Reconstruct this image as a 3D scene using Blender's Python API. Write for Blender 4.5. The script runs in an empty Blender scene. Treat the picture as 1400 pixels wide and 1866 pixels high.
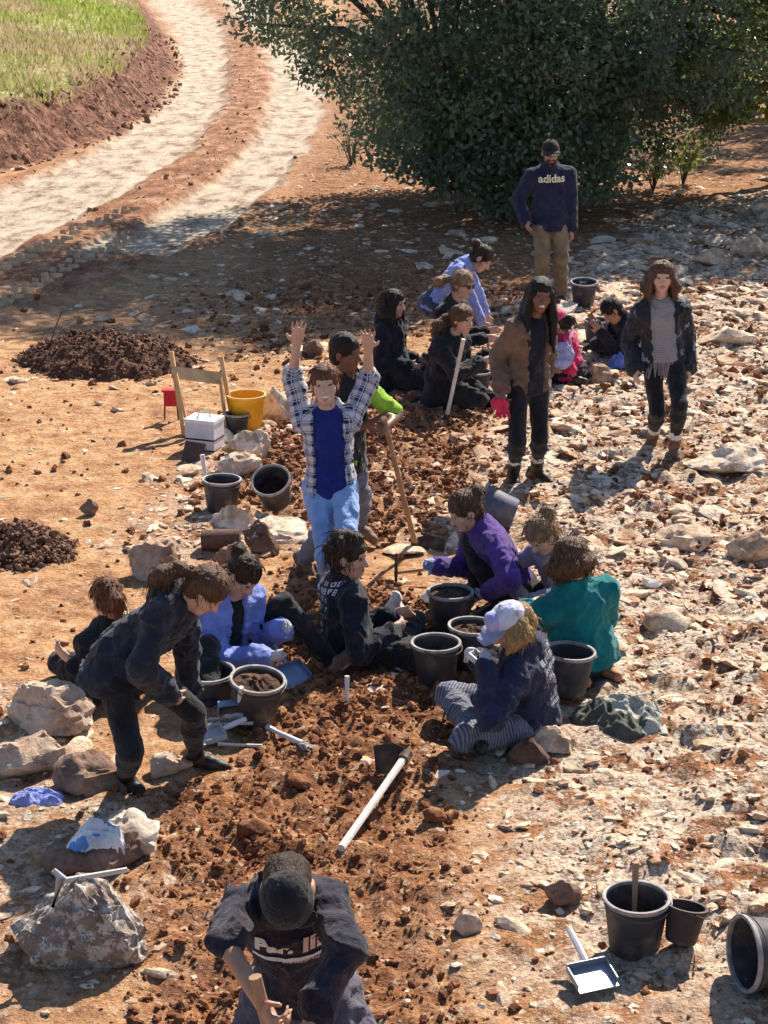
import bpy, math, random
import numpy as np
from mathutils import Vector, Matrix
from mathutils.bvhtree import BVHTree

scene = bpy.context.scene
COL = scene.collection
# ------------------------------------------------------------------ camera
CAM_H, PITCH, FPX = 4.1, math.radians(18.0), 3400.0
W0, H0 = 1400.0, 1866.0
cam_d = bpy.data.cameras.new('camera')
cam = bpy.data.objects.new('camera', cam_d); COL.objects.link(cam)
cam.location = (0, 0, CAM_H)
cam.rotation_euler = (math.pi / 2 - PITCH, 0, 0)
cam_d.sensor_fit = 'VERTICAL'; cam_d.sensor_height = 36.0
cam_d.lens = 36.0 * FPX / H0
cam_d.clip_start = 0.1; cam_d.clip_end = 3000
scene.camera = cam
# ------------------------------------------------------------------ light
SUN_EL = math.radians(43.0)
SUN_DIR = np.array([0.46, 0.888, 0.0]); SUN_DIR /= np.linalg.norm(SUN_DIR)     # horizontal direction towards the sun
sun_vec = Vector((SUN_DIR[0] * math.cos(SUN_EL), SUN_DIR[1] * math.cos(SUN_EL), math.sin(SUN_EL)))
world = bpy.data.worlds.new('World'); scene.world = world; world.use_nodes = True
wn = world.node_tree.nodes; wl = world.node_tree.links
bg = wn['Background']
sky = wn.new('ShaderNodeTexSky'); sky.sky_type = 'NISHITA'; sky.sun_disc = False
sky.sun_elevation = SUN_EL
sky.sun_rotation = math.atan2(SUN_DIR[0], SUN_DIR[1])
sky.altitude = 300; sky.air_density = 1.0; sky.dust_density = 0.6; sky.ozone_density = 3.0
wl.new(sky.outputs[0], bg.inputs[0]); bg.inputs[1].default_value = 0.082
sun_d = bpy.data.lights.new('sun', 'SUN'); sun_d.energy = 5.0; sun_d.angle = math.radians(0.53)
sun_d.color = (1.0, 0.905, 0.77)
sun_o = bpy.data.objects.new('sun', sun_d); COL.objects.link(sun_o)
sun_o.rotation_euler = (-sun_vec).to_track_quat('-Z', 'Y').to_euler()
sun_o.location = (20, 40, 40)
vs = scene.view_settings
vs.view_transform = 'Standard'; vs.look = 'None'; vs.exposure = 1.02; vs.gamma = 1.0; vs.use_curve_mapping = False
scene.render.engine = 'CYCLES'
scene.cycles.max_bounces = 5; scene.cycles.diffuse_bounces = 2; scene.cycles.adaptive_threshold = 0.025; scene.cycles.use_denoising = True
scene.cycles.caustics_reflective = False; scene.cycles.caustics_refractive = False

rng = np.random.default_rng(7)
random.seed(7)
# ------------------------------------------------------------------ numpy noise
def _hash(ix, iy, iz, seed):
    n = (ix * 374761393 + iy * 668265263 + iz * 2147483647 + seed * 144665) & 0xffffffff
    n = ((n ^ (n >> 13)) * 1274126177) & 0xffffffff
    n = n ^ (n >> 16)
    return (n & 0xffff) / 65535.0
def vnoise(x, y, z=None, seed=0):
    x = np.asarray(x, float); y = np.asarray(y, float)
    x0 = np.floor(x).astype(np.int64); y0 = np.floor(y).astype(np.int64)
    fx = x - x0; fy = y - y0
    fx = fx * fx * (3 - 2 * fx); fy = fy * fy * (3 - 2 * fy)
    if z is None:
        a = _hash(x0, y0, 0, seed); b = _hash(x0 + 1, y0, 0, seed); c = _hash(x0, y0 + 1, 0, seed); d = _hash(x0 + 1, y0 + 1, 0, seed)
        return (a * (1 - fx) + b * fx) * (1 - fy) + (c * (1 - fx) + d * fx) * fy
    z = np.asarray(z, float); z0 = np.floor(z).astype(np.int64); fz = z - z0; fz = fz * fz * (3 - 2 * fz)
    r = 0
    for k in (0, 1):
        a = _hash(x0, y0, z0 + k, seed); b = _hash(x0 + 1, y0, z0 + k, seed); c = _hash(x0, y0 + 1, z0 + k, seed); d = _hash(x0 + 1, y0 + 1, z0 + k, seed)
        r = r + ((a * (1 - fx) + b * fx) * (1 - fy) + (c * (1 - fx) + d * fx) * fy) * (fz if k else 1 - fz)
    return r
def fbm(x, y, z=None, seed=0, o=4):
    r = 0; a = 0.5; t = 0
    for i in range(o):
        s = 2.03 ** i
        r = r + a * vnoise(x * s, y * s, None if z is None else z * s, seed + 17 * i); t += a; a *= 0.5
    return r / t
def sstep(a, b, x):
    t = np.clip((x - a) / (b - a), 0, 1); return t * t * (3 - 2 * t)
# ------------------------------------------------------------------ pixel of the 1400x1866 photograph -> place
CP, SP = math.cos(PITCH), math.sin(PITCH)
def ray(px, py):
    x = (px - W0 / 2) / FPX; v = (H0 / 2 - py) / FPX
    return np.array([x, CP + v * SP, -SP + v * CP])
def flat(px, py, z=0.0):
    d = ray(px, py); t = (CAM_H - z) / -d[2]
    return np.array([d[0] * t, d[1] * t, z])
def at(px, py, Y):
    d = ray(px, py); t = Y / d[1]
    return np.array([d[0] * t, Y, CAM_H + d[2] * t])
def scale_at(p):                                   # photograph pixels per metre at a place
    return FPX / (p[1] * CP + (CAM_H - p[2]) * SP)
# ------------------------------------------------------------------ objects
def tag(o, label=None, cat=None, group=None, kind=None):
    if label: o['label'] = label
    if cat: o['category'] = cat
    if group: o['group'] = group
    if kind: o['kind'] = kind
    return o
def empty(name, loc, rz=0.0, parent=None):
    o = bpy.data.objects.new(name, None); COL.objects.link(o)
    o.location = loc; o.rotation_euler = (0, 0, rz); o.empty_display_size = 0.1
    if parent: o.parent = parent
    return o
def np_mesh(name, V, F, mats=(), fmat=None, smooth=True):
    """V (n,3); F (m,3|4) array or list of lists"""
    me = bpy.data.meshes.new(name)
    V = np.asarray(V, np.float32)
    if isinstance(F, np.ndarray):
        m, k = F.shape
        me.vertices.add(len(V)); me.vertices.foreach_set('co', V.ravel())
        me.loops.add(m * k); me.loops.foreach_set('vertex_index', F.astype(np.int32).ravel())
        me.polygons.add(m); me.polygons.foreach_set('loop_start', np.arange(0, m * k, k, dtype=np.int32))
    else:
        me.from_pydata(V.tolist(), [], [list(f) for f in F])
    for mt in mats: me.materials.append(mt)
    if fmat is not None and len(me.polygons): me.polygons.foreach_set('material_index', np.asarray(fmat, np.int32))
    if len(me.polygons): me.polygons.foreach_set('use_smooth', np.full(len(me.polygons), bool(smooth)))
    me.update(calc_edges=True)
    return me
def add_attr(me, name, typ, data):
    a = me.attributes.new(name, typ, 'POINT')
    key = {'FLOAT': 'value', 'FLOAT_COLOR': 'color', 'FLOAT_VECTOR': 'vector'}[typ]
    a.data.foreach_set(key, np.asarray(data, np.float32).ravel())
def obj(name, me, parent=None, loc=None):
    o = bpy.data.objects.new(name, me); COL.objects.link(o)
    if loc is not None: o.location = loc
    if parent is not None: o.parent = parent
    return o
class MB:
    """collects simple shapes into one mesh"""
    def __init__(s): s.V = []; s.F = []; s.n = 0
    def add(s, V, F):
        V = np.asarray(V, float); s.V.append(V); s.F += [[i + s.n for i in f] for f in F]; s.n += len(V); return s
    def box(s, c, size, R=None, bev=0.0):
        x, y, z = [k / 2 for k in size]
        V = np.array([[a, b, d] for d in (-z, z) for b in (-y, y) for a in (-x, x)])
        F = [[0, 2, 3, 1], [4, 5, 7, 6], [0, 1, 5, 4], [2, 6, 7, 3], [0, 4, 6, 2], [1, 3, 7, 5]]
        if R is not None: V = V @ np.asarray(R).T
        return s.add(V + np.asarray(c), F)
    def tube(s, pts, rad, n=8, caps=True, flat=1.0, up=None):
        pts = [np.asarray(p, float) for p in pts]
        if np.isscalar(rad): rad = [rad] * len(pts)
        V = []; F = []
        ref = np.array([0.13, 0.21, 1.0]) if up is None else np.asarray(up, float)
        for i, p in enumerate(pts):
            t = pts[min(i + 1, len(pts) - 1)] - pts[max(i - 1, 0)]; t = t / (np.linalg.norm(t) + 1e-9)
            a = np.cross(t, ref)
            if np.linalg.norm(a) < 1e-3: a = np.cross(t, [1, 0, 0])
            a /= np.linalg.norm(a); b = np.cross(t, a)
            for j in range(n):
                th = 2 * math.pi * j / n
                V.append(p + rad[i] * (math.cos(th) * a + flat * math.sin(th) * b))
        for i in range(len(pts) - 1):
            for j in range(n):
                F.append([i * n + j, i * n + (j + 1) % n, (i + 1) * n + (j + 1) % n, (i + 1) * n + j])
        if caps:
            F.append(list(range(n))[::-1]); F.append([(len(pts) - 1) * n + j for j in range(n)])
        return s.add(V, F)
    def lathe(s, prof, n=28, c=(0, 0, 0)):
        V = []; F = []
        for r, z in prof:
            for j in range(n):
                th = 2 * math.pi * j / n; V.append([c[0] + r * math.cos(th), c[1] + r * math.sin(th), c[2] + z])
        for i in range(len(prof) - 1):
            for j in range(n):
                F.append([i * n + j, i * n + (j + 1) % n, (i + 1) * n + (j + 1) % n, (i + 1) * n + j])
        return s.add(V, F)
    def mesh(s, name, mat, smooth=True):
        me = np_mesh(name, np.concatenate(s.V), s.F, [mat], smooth=smooth)
        if smooth:
            try: me.set_sharp_from_angle(angle=math.radians(40))
            except Exception: pass
        return me
    def build(s, name, mat, parent=None, loc=None, smooth=True):
        return obj(name, s.mesh(name, mat, smooth), parent, loc)
# ------------------------------------------------------------------ materials
MATS = {}
def new_mat(name):
    m = bpy.data.materials.new(name); m.use_nodes = True
    nt = m.node_tree; b = nt.nodes['Principled BSDF']
    return m, nt, b
def nd(nt, typ, **kw):
    n = nt.nodes.new(typ)
    for k, v in kw.items(): setattr(n, k, v)
    return n
def ramp(nt, fac, stops):
    r = nd(nt, 'ShaderNodeValToRGB'); e = r.color_ramp.elements
    while len(e) < len(stops): e.new(0.5)
    for el, (p, c) in zip(e, stops):
        el.position = p; el.color = (*c, 1) if len(c) == 3 else c
    nt.links.new(fac, r.inputs[0]); return r.outputs[0]
def noise(nt, scale, detail=4, rough=0.55, vec=None, dist=0.0):
    n = nd(nt, 'ShaderNodeTexNoise'); n.inputs['Scale'].default_value = scale
    n.inputs['Detail'].default_value = detail; n.inputs['Roughness'].default_value = rough
    n.inputs['Distortion'].default_value = dist
    if vec is not None: nt.links.new(vec, n.inputs['Vector'])
    return n
def mixc(nt, fac, a, b, mode='MIX'):
    m = nd(nt, 'ShaderNodeMix'); m.data_type = 'RGBA'; m.blend_type = mode
    for sock, v in ((m.inputs[0], fac), (m.inputs[6], a), (m.inputs[7], b)):
        if isinstance(v, (int, float)): sock.default_value = v
        elif isinstance(v, tuple): sock.default_value = (*v, 1) if len(v) == 3 else v
        else: nt.links.new(v, sock)
    return m.outputs[2]
def mth(nt, op, a, b=None, c=None, clamp=False):
    m = nd(nt, 'ShaderNodeMath'); m.operation = op; m.use_clamp = clamp
    for i, v in enumerate((a, b, c)):
        if v is None: continue
        if isinstance(v, (int, float)): m.inputs[i].default_value = v
        else: nt.links.new(v, m.inputs[i])
    return m.outputs[0]
def bump(nt, b, height, strength=0.4, dist=0.01, normal=None):
    n = nd(nt, 'ShaderNodeBump'); n.inputs['Strength'].default_value = strength; n.inputs['Distance'].default_value = dist
    nt.links.new(height, n.inputs['Height'])
    if normal is not None: nt.links.new(normal, n.inputs['Normal'])
    if b is not None: nt.links.new(n.outputs[0], b.inputs['Normal'])
    return n.outputs[0]
def objco(nt):
    return nd(nt, 'ShaderNodeTexCoord').outputs['Object']
def simple(name, col, rough=0.7, var=0.25, scale=12.0, metal=0.0, bumps=0.25, bdist=0.004, dust=0.0, spec=0.3):
    """plain procedural surface: mottled colour, optional pale dust in the noise peaks, fine bump"""
    if name in MATS: return MATS[name]
    m, nt, b = new_mat(name); co = objco(nt)
    n = noise(nt, scale, 5, 0.6, co)
    d = tuple(c * (1 - var) for c in col); l = tuple(min(1, c * (1 + var)) for c in col)
    c = ramp(nt, n.outputs[0], [(0.3, d), (0.7, l)])
    if dust > 0:
        n2 = noise(nt, scale * 0.45, 6, 0.7, co)
        f = ramp(nt, n2.outputs[0], [(0.48, (0, 0, 0)), (0.68, (dust, dust, dust))])
        c = mixc(nt, f, c, (0.42, 0.26, 0.15))
    nt.links.new(c, b.inputs['Base Color'])
    b.inputs['Roughness'].default_value = rough; b.inputs['Metallic'].default_value = metal
    b.inputs['Specular IOR Level'].default_value = spec
    if bumps: bump(nt, b, noise(nt, scale * 5, 4, 0.6, co).outputs[0], bumps, bdist)
    MATS[name] = m; return m
def fabric(name, col, col2=None, kind='plain', rough=0.92, sheen=0.15, fleck=0.32, dust=0.2):
    if name in MATS: return MATS[name]
    m, nt, b = new_mat(name); co = objco(nt)
    n = noise(nt, 9, 5, 0.6, co)
    d = tuple(c * (1 - fleck) for c in col); l = tuple(min(1, c * (1 + fleck) + 0.004) for c in col)
    c = ramp(nt, n.outputs[0], [(0.3, d), (0.7, l)])
    if kind in ('plaid', 'stripe', 'knit', 'rib'):
        at_ = nd(nt, 'ShaderNodeAttribute'); at_.attribute_name = 'gc'
        sp = nd(nt, 'ShaderNodeSeparateXYZ'); nt.links.new(at_.outputs['Vector'], sp.inputs[0])
        X, Y = sp.outputs[0], sp.outputs[1]
        def sq(v, per, duty):
            f = mth(nt, 'FRACT', mth(nt, 'DIVIDE', v, per)); return mth(nt, 'LESS_THAN', f, duty)
        if kind == 'plaid':
            a = sq(X, 0.066, 0.5); e = sq(Y, 0.066, 0.5)
            s = mth(nt, 'MULTIPLY', mth(nt, 'ADD', a, e), 0.5)
            c = ramp(nt, s, [(0.0, col), (0.5, tuple(0.5 * p + 0.5 * q for p, q in zip(col, col2))), (1.0, col2)])
            nt.nodes[-1].color_ramp.interpolation = 'CONSTANT' if False else 'LINEAR'
            th = mth(nt, 'MAXIMUM', sq(mth(nt, 'ADD', X, 0.012), 0.066, 0.07), sq(mth(nt, 'ADD', Y, 0.012), 0.066, 0.07))
            c = mixc(nt, mth(nt, 'MULTIPLY', th, 0.7), c, (0.75, 0.72, 0.75))
        elif kind == 'stripe':
            s = sq(Y, 0.017, 0.42); c = mixc(nt, s, c, col2)
        elif kind == 'knit':
            s = mth(nt, 'MULTIPLY', mth(nt, 'ADD', mth(nt, 'SINE', mth(nt, 'MULTIPLY', X, 420)), mth(nt, 'SINE', mth(nt, 'MULTIPLY', Y, 360))), 0.25)
            s = mth(nt, 'ADD', s, 0.5); c = mixc(nt, s, c, col2)
    if dust > 0:
        n2 = noise(nt, 6.5, 7, 0.78, co)
        f = ramp(nt, n2.outputs[0], [(0.52, (0, 0, 0)), (0.78, (dust, dust, dust))])
        c = mixc(nt, f, c, (0.40, 0.24, 0.13))
    nt.links.new(c, b.inputs['Base Color'])
    b.inputs['Roughness'].default_value = rough; b.inputs['Specular IOR Level'].default_value = 0.2
    b.inputs['Sheen Weight'].default_value = sheen; b.inputs['Sheen Roughness'].default_value = 0.5
    nb = noise(nt, 17, 5, 0.62, co, 1.2)
    nn_ = bump(nt, None, nb.outputs[0], 0.75, 0.022)
    bump(nt, b, noise(nt, 90, 3, 0.6, co).outputs[0], 0.35, 0.004, nn_)
    MATS[name] = m; return m
def skin(name, col):
    if name in MATS: return MATS[name]
    m, nt, b = new_mat(name); co = objco(nt)
    n = noise(nt, 22, 4, 0.6, co)
    c = ramp(nt, n.outputs[0], [(0.3, tuple(k * f for k, f in zip(col, (0.92, 0.82, 0.78)))), (0.7, col)])
    nt.links.new(c, b.inputs['Base Color']); b.inputs['Roughness'].default_value = 0.5
    b.inputs['Specular IOR Level'].default_value = 0.35
    MATS[name] = m; return m
def hairmat(name, col, tip):
    if name in MATS: return MATS[name]
    m, nt, b = new_mat(name); co = objco(nt)
    mp = nd(nt, 'ShaderNodeMapping'); nt.links.new(co, mp.inputs[0]); mp.inputs['Scale'].default_value = (1, 1, 0.16)
    w = noise(nt, 95, 4, 0.7, mp.outputs[0], 0.8)
    c = ramp(nt, w.outputs[0], [(0.32, tuple(k * 0.7 for k in col)), (0.55, col), (0.78, tip)])
    nt.links.new(c, b.inputs['Base Color']); b.inputs['Roughness'].default_value = 0.5
    b.inputs['Specular IOR Level'].default_value = 0.22
    bump(nt, b, w.outputs[0], 0.9, 0.012)
    MATS[name] = m; return m
# ------------------------------------------------------------------ ground layout (photograph outline -> world polygons)
def wpoly(pts): return np.array([flat(px, py)[:2] for px, py in pts])
def seg_dist(P, A, B):
    ab = B - A; t = np.clip(((P - A) @ ab) / (ab @ ab + 1e-12), 0, 1)
    return np.linalg.norm(P - (A + t[:, None] * ab), axis=1)
def poly_sd(P, poly):
    """signed distance, positive inside"""
    d = np.full(len(P), 1e9); inside = np.zeros(len(P), bool)
    for i in range(len(poly)):
        A, B = poly[i], poly[(i + 1) % len(poly)]
        d = np.minimum(d, seg_dist(P, A, B))
        c = ((A[1] > P[:, 1]) != (B[1] > P[:, 1]))
        with np.errstate(divide='ignore', invalid='ignore'):
            xin = (B[0] - A[0]) * (P[:, 1] - A[1]) / (B[1] - A[1] + 1e-12) + A[0]
        inside ^= c & (P[:, 0] < xin)
    return np.where(inside, d, -d)
TR1 = wpoly([(-160, 455), (0, 350), (150, 285), (280, 212), (330, 140), (318, 70), (270, 0), (225, -40), (330, -40), (362, 0), (405, 50), (418, 110), (408, 190), (350, 275), (200, 372), (0, 475), (-160, 560)])
TR2 = wpoly([(120, 470), (260, 412), (400, 330), (478, 240), (500, 150), (478, 70), (420, 20), (350, -30), (450, -30), (500, 40), (560, 100), (592, 160), (580, 240), (510, 340), (420, 415), (300, 470)])
ROAD = wpoly([(-250, 520), (0, 330), (150, 268), (290, 195), (328, 120), (300, 60), (255, 0), (200, -40), (470, -40), (560, 80), (600, 160), (585, 250), (510, 360), (430, 440), (250, 500), (80, 560), (-100, 650)])
BANK = wpoly([(-900, 420), (-150, 345), (0, 312), (110, 285), (215, 245), (290, 195), (325, 130), (305, 70), (262, 0), (205, -45), (120, -75), (-500, -110), (-1500, -60)])
DUG = wpoly([(540, 1030), (700, 1080), (860, 1140), (870, 1300), (800, 1420), (870, 1560), (800, 1720), (830, 1900), (250, 1900), (270, 1640), (290, 1450), (420, 1400), (480, 1280), (440, 1150)])
DUG2 = wpoly([(430, 800), (540, 760), (640, 720), (900, 730), (900, 860), (760, 960), (560, 1010), (470, 960)])
ROCK = wpoly([(760, 900), (900, 720), (960, 560), (1040, 500), (1180, 400), (1500, 330), (1700, 600), (1700, 1900), (1000, 1900), (860, 1700), (900, 1500), (850, 1400), (980, 1330), (900, 1100)])
ROCK2 = wpoly([(420, 1000), (330, 1060), (220, 1000), (330, 930), (420, 780), (520, 720), (640, 640), (900, 700), (700, 940), (540, 1010)])
ROCK3 = wpoly([(-80, 1240), (160, 1250), (200, 1450), (280, 1480), (300, 1800), (-80, 1800)])
def masks(x, y):
    P = np.stack([x, y], 1)
    wob = (fbm(x * 0.9, y * 0.9, seed=3) - 0.5)
    near = y < 24
    dug = np.zeros(len(x)); rock = np.zeros(len(x)); road = np.zeros(len(x)); trk = np.zeros(len(x)); bank = np.full(len(x), -99.0)
    i = np.where(near)[0]
    if len(i):
        w = wob[i]
        d = np.maximum(sstep(-0.25, 0.25, poly_sd(P[i], DUG) + 0.5 * w), 0.75 * sstep(-0.3, 0.3, poly_sd(P[i], DUG2) + 0.6 * w))
        dug[i] = d
        k2 = np.maximum(0.55 * sstep(-0.3, 0.3, poly_sd(P[i], ROCK2) + 0.6 * w), 0.5 * sstep(-0.3, 0.3, poly_sd(P[i], ROCK3) + 0.6 * w))
        rock[i] = k2
    i = np.where(y < 45)[0]
    rock[i] = np.maximum(rock[i], sstep(-0.5, 0.6, poly_sd(P[i], ROCK) + 1.0 * wob[i]))
    rock = rock * (1 - 0.75 * dug)
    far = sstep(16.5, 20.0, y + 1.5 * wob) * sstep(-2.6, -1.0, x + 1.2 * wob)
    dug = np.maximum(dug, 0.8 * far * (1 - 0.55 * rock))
    i = np.where((y > 14) & (y < 160))[0]
    if len(i):
        wf = np.clip(y[i] / 30, 0.6, 4)
        road[i] = sstep(-0.4, 0.5, (poly_sd(P[i], ROAD) / wf) + 0.3 * wob[i])
        t1 = poly_sd(P[i], TR1) / wf; t2 = poly_sd(P[i], TR2) / wf
        w2 = (fbm(x[i] * 2.2, y[i] * 1.1, seed=9) - 0.5) * 0.42
        trk[i] = np.maximum(sstep(-0.12, 0.12, t1 + w2), sstep(-0.12, 0.12, t2 + w2))
    dug = dug * (1 - road)
    i = np.where(y > 18)[0]
    if len(i): bank[i] = poly_sd(P[i], BANK)
    return dug, rock, road, trk, bank
def gh_full(x, y):
    x = np.atleast_1d(np.asarray(x, float)); y = np.atleast_1d(np.asarray(y, float))
    dug, rock, road, trk, bank = masks(x, y)
    h = 0.07 * (fbm(x * 0.45, y * 0.45, seed=21, o=3) - 0.5) * sstep(60, 20, y)
    h += dug * (0.085 * (fbm(x * 4.2, y * 4.2, seed=31, o=4) - 0.5) + 0.075 * (vnoise(x * 13, y * 13, seed=5) - 0.5) * (y < 22))
    r = np.abs(fbm(x * 2.3, y * 2.3, seed=41, o=4) - 0.5) * 2
    h += rock * (0.09 * (0.35 - r) + 0.075 * (vnoise(x * 9, y * 9, seed=8) - 0.5))
    sand = (1 - dug) * (1 - rock) * (1 - road)
    h += sand * (0.028 * (fbm(x * 3.1, y * 3.1, seed=51) - 0.5) + 0.022 * (vnoise(x * 12, y * 12, seed=6) - 0.5))
    h += road * (0.085 * (1 - trk) * (0.6 + 0.8 * (fbm(x * 3, y * 3, seed=61) - 0.3)) - 0.03 * trk)
    b = np.clip(bank + 0.35 * (fbm(x * 1.1, y * 1.1, seed=71) - 0.5), 0, None)
    cut = sstep(0.0, 1.05, b)
    h += cut * 0.85 + 0.11 * np.clip(b - 0.7, 0, 60) + (b > 0) * cut * (1 - sstep(0.9, 1.5, b)) * 0.4 * (fbm(x * 2.6, y * 2.6, seed=77) - 0.5)
    h += (y > 40) * 0.0
    return h, dug, rock, road, trk, bank
def gh(x, y): return float(gh_full(x, y)[0][0])
def G(px, py):
    """place on the ground seen at a photograph pixel"""
    p = flat(px, py)
    for _ in range(4): p = flat(px, py, gh(p[0], p[1]))
    return p
def axis_grow(a, b, step, g, end):
    v = list(np.arange(a, b, step)); s = step
    while v[-1] < end: s *= g; v.append(v[-1] + s)
    return v
xr = axis_grow(0.0165, 4.3, 0.033, 1.075, 700.0); xs = np.array([-k for k in xr[::-1]] + xr)
ys = list(np.arange(2.0, 5.0, 0.25)) + axis_grow(5.0, 17.5, 0.033, 1.007, 62.0)
while ys[-1] < 1200: ys.append(ys[-1] + (ys[-1] - ys[-2]) * 1.12)
ys = np.array(ys)
GX, GY = np.meshgrid(xs, ys)
gz, g_dug, g_rock, g_road, g_trk, g_bank = gh_full(GX.ravel(), GY.ravel())
nx, ny = len(xs), len(ys)
ii = (np.arange(ny - 1)[:, None] * nx + np.arange(nx - 1)[None, :]).ravel()
GF = np.stack([ii, ii + 1, ii + nx + 1, ii + nx], 1)
# -------- ground material
def ground_mat():
    m, nt, b = new_mat('stony_soil'); co = objco(nt); L = nt.links
    A = nd(nt, 'ShaderNodeAttribute'); A.attribute_name = 'mask'
    sp = nd(nt, 'ShaderNodeSeparateColor'); L.new(A.outputs['Color'], sp.inputs[0])
    dug, rock, trk = sp.outputs[0], sp.outputs[1], sp.outputs[2]
    B = nd(nt, 'ShaderNodeAttribute'); B.attribute_name = 'mask2'
    sp2 = nd(nt, 'ShaderNodeSeparateColor'); L.new(B.outputs['Color'], sp2.inputs[0])
    grass, cut, road = sp2.outputs[0], sp2.outputs[1], sp2.outputs[2]
    big = noise(nt, 0.9, 5, 0.6, co); mid = noise(nt, 5.5, 6, 0.65, co); fine = noise(nt, 34, 5, 0.7, co)
    mixn = mth(nt, 'ADD', mth(nt, 'MULTIPLY', mid.outputs[0], 0.6), mth(nt, 'MULTIPLY', fine.outputs[0], 0.4))
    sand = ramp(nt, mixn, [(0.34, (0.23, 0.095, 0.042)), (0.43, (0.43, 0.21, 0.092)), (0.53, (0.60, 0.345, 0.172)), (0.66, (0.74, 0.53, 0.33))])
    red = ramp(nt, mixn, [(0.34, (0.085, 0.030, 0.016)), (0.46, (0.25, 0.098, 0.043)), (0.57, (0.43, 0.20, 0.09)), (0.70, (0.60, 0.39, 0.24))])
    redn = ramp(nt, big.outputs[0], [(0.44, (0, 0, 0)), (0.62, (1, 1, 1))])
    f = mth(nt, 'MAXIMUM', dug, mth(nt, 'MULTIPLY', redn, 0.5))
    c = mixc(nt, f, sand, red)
    # limestone showing through the soil
    lv = noise(nt, 3.6, 7, 0.62, co, 0.4)
    lime = ramp(nt, fine.outputs[0], [(0.34, (0.38, 0.24, 0.15)), (0.46, (0.66, 0.51, 0.38)), (0.66, (0.84, 0.74, 0.61))])
    rsoil = ramp(nt, mixn, [(0.36, (0.14, 0.05, 0.024)), (0.5, (0.38, 0.165, 0.075)), (0.66, (0.60, 0.38, 0.22))])
    c = mixc(nt, rock, c, rsoil)
    lf = ramp(nt, lv.outputs[0], [(0.44, (0, 0, 0)), (0.50, (1, 1, 1))])
    c = mixc(nt, mth(nt, 'MULTIPLY', lf, mth(nt, 'MULTIPLY', rock, 0.9)), c, lime)
    # pale compacted wheel tracks, red strip between
    mp = nd(nt, 'ShaderNodeMapping'); L.new(co, mp.inputs[0]); mp.inputs['Scale'].default_value = (1, 0.45, 1)
    tn = noise(nt, 3.2, 8, 0.78, mp.outputs[0])
    pale = ramp(nt, tn.outputs[0], [(0.38, (0.20, 0.135, 0.095)), (0.45, (0.41, 0.31, 0.225)), (0.52, (0.54, 0.44, 0.335)), (0.64, (0.64, 0.55, 0.43))])
    strip = ramp(nt, tn.outputs[0], [(0.36, (0.13, 0.05, 0.026)), (0.5, (0.33, 0.145, 0.07)), (0.66, (0.58, 0.39, 0.25))])
    c = mixc(nt, road, c, strip)
    c = mixc(nt, trk, c, pale)
    # grassy bank and its red cut
    gn = noise(nt, 0.55, 6, 0.65, co)
    gc = ramp(nt, gn.outputs[0], [(0.36, (0.26, 0.17, 0.10)), (0.46, (0.44, 0.35, 0.19)), (0.54, (0.26, 0.30, 0.06)), (0.62, (0.50, 0.44, 0.25))])
    cutc = ramp(nt, mid.outputs[0], [(0.36, (0.030, 0.011, 0.008)), (0.5, (0.15, 0.055, 0.034)), (0.64, (0.34, 0.17, 0.11))])
    c = mixc(nt, cut, c, cutc)
    c = mixc(nt, grass, c, gc)
    # grit: small pieces of stone and earth, each with a colour of its own
    hs = []
    for sc_, amt in ((19.0, 0.55), (43.0, 0.5)):
        vo = nd(nt, 'ShaderNodeTexVoronoi'); vo.inputs['Scale'].default_value = sc_; L.new(co, vo.inputs['Vector'])
        sc3 = nd(nt, 'ShaderNodeSeparateColor'); L.new(vo.outputs['Color'], sc3.inputs[0])
        pc = ramp(nt, sc3.outputs[0], [(0.0, (0.10, 0.045, 0.026)), (0.35, (0.27, 0.14, 0.075)), (0.55, (0.46, 0.31, 0.20)), (0.7, (0.70, 0.60, 0.48)), (1.0, (0.84, 0.78, 0.68))])
        pc = mixc(nt, mth(nt, 'MULTIPLY', dug, 0.85), pc, mixc(nt, 1.0, pc, (0.72, 0.50, 0.36), 'MULTIPLY'))
        edge = ramp(nt, vo.outputs['Distance'], [(0.30, (1, 1, 1)), (0.55, (0, 0, 0))])
        pick = ramp(nt, sc3.outputs[1], [(0.35, (0, 0, 0)), (0.5, (1, 1, 1))])
        loose = mth(nt, 'ADD', mth(nt, 'MULTIPLY', mth(nt, 'MAXIMUM', dug, rock), 0.62), 0.20)
        loose = mth(nt, 'MULTIPLY', loose, mth(nt, 'SUBTRACT', 1.0, mth(nt, 'MULTIPLY', mth(nt, 'MAXIMUM', trk, grass), 0.75)))
        f = mth(nt, 'MULTIPLY', mth(nt, 'MULTIPLY', edge, pick), mth(nt, 'MULTIPLY', loose, amt * 1.6), clamp=True)
        c = mixc(nt, f, c, pc); hs.append(mth(nt, 'MULTIPLY', mth(nt, 'MULTIPLY', edge, pick), loose))
    L.new(c, b.inputs['Base Color']); b.inputs['Roughness'].default_value = 0.95; b.inputs['Specular IOR Level'].default_value = 0.15
    n1 = bump(nt, None, hs[0], 1.0, 0.03); n1 = bump(nt, None, hs[1], 1.0, 0.016, n1)
    n1 = bump(nt, None, fine.outputs[0], 1.0, 0.035, n1)
    n0 = bump(nt, None, mid.outputs[0], 0.7, 0.07, n1)
    hf = noise(nt, 110, 3, 0.7, co)
    bump(nt, b, hf.outputs[0], 0.6, 0.008, n0)
    return m
g_me = np_mesh('ground', np.stack([GX.ravel(), GY.ravel(), gz], 1), GF, [ground_mat()])
bnk = np.clip(g_bank + 0.35 * (fbm(GX.ravel() * 1.1, GY.ravel() * 1.1, seed=71) - 0.5), -99, None)
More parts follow.
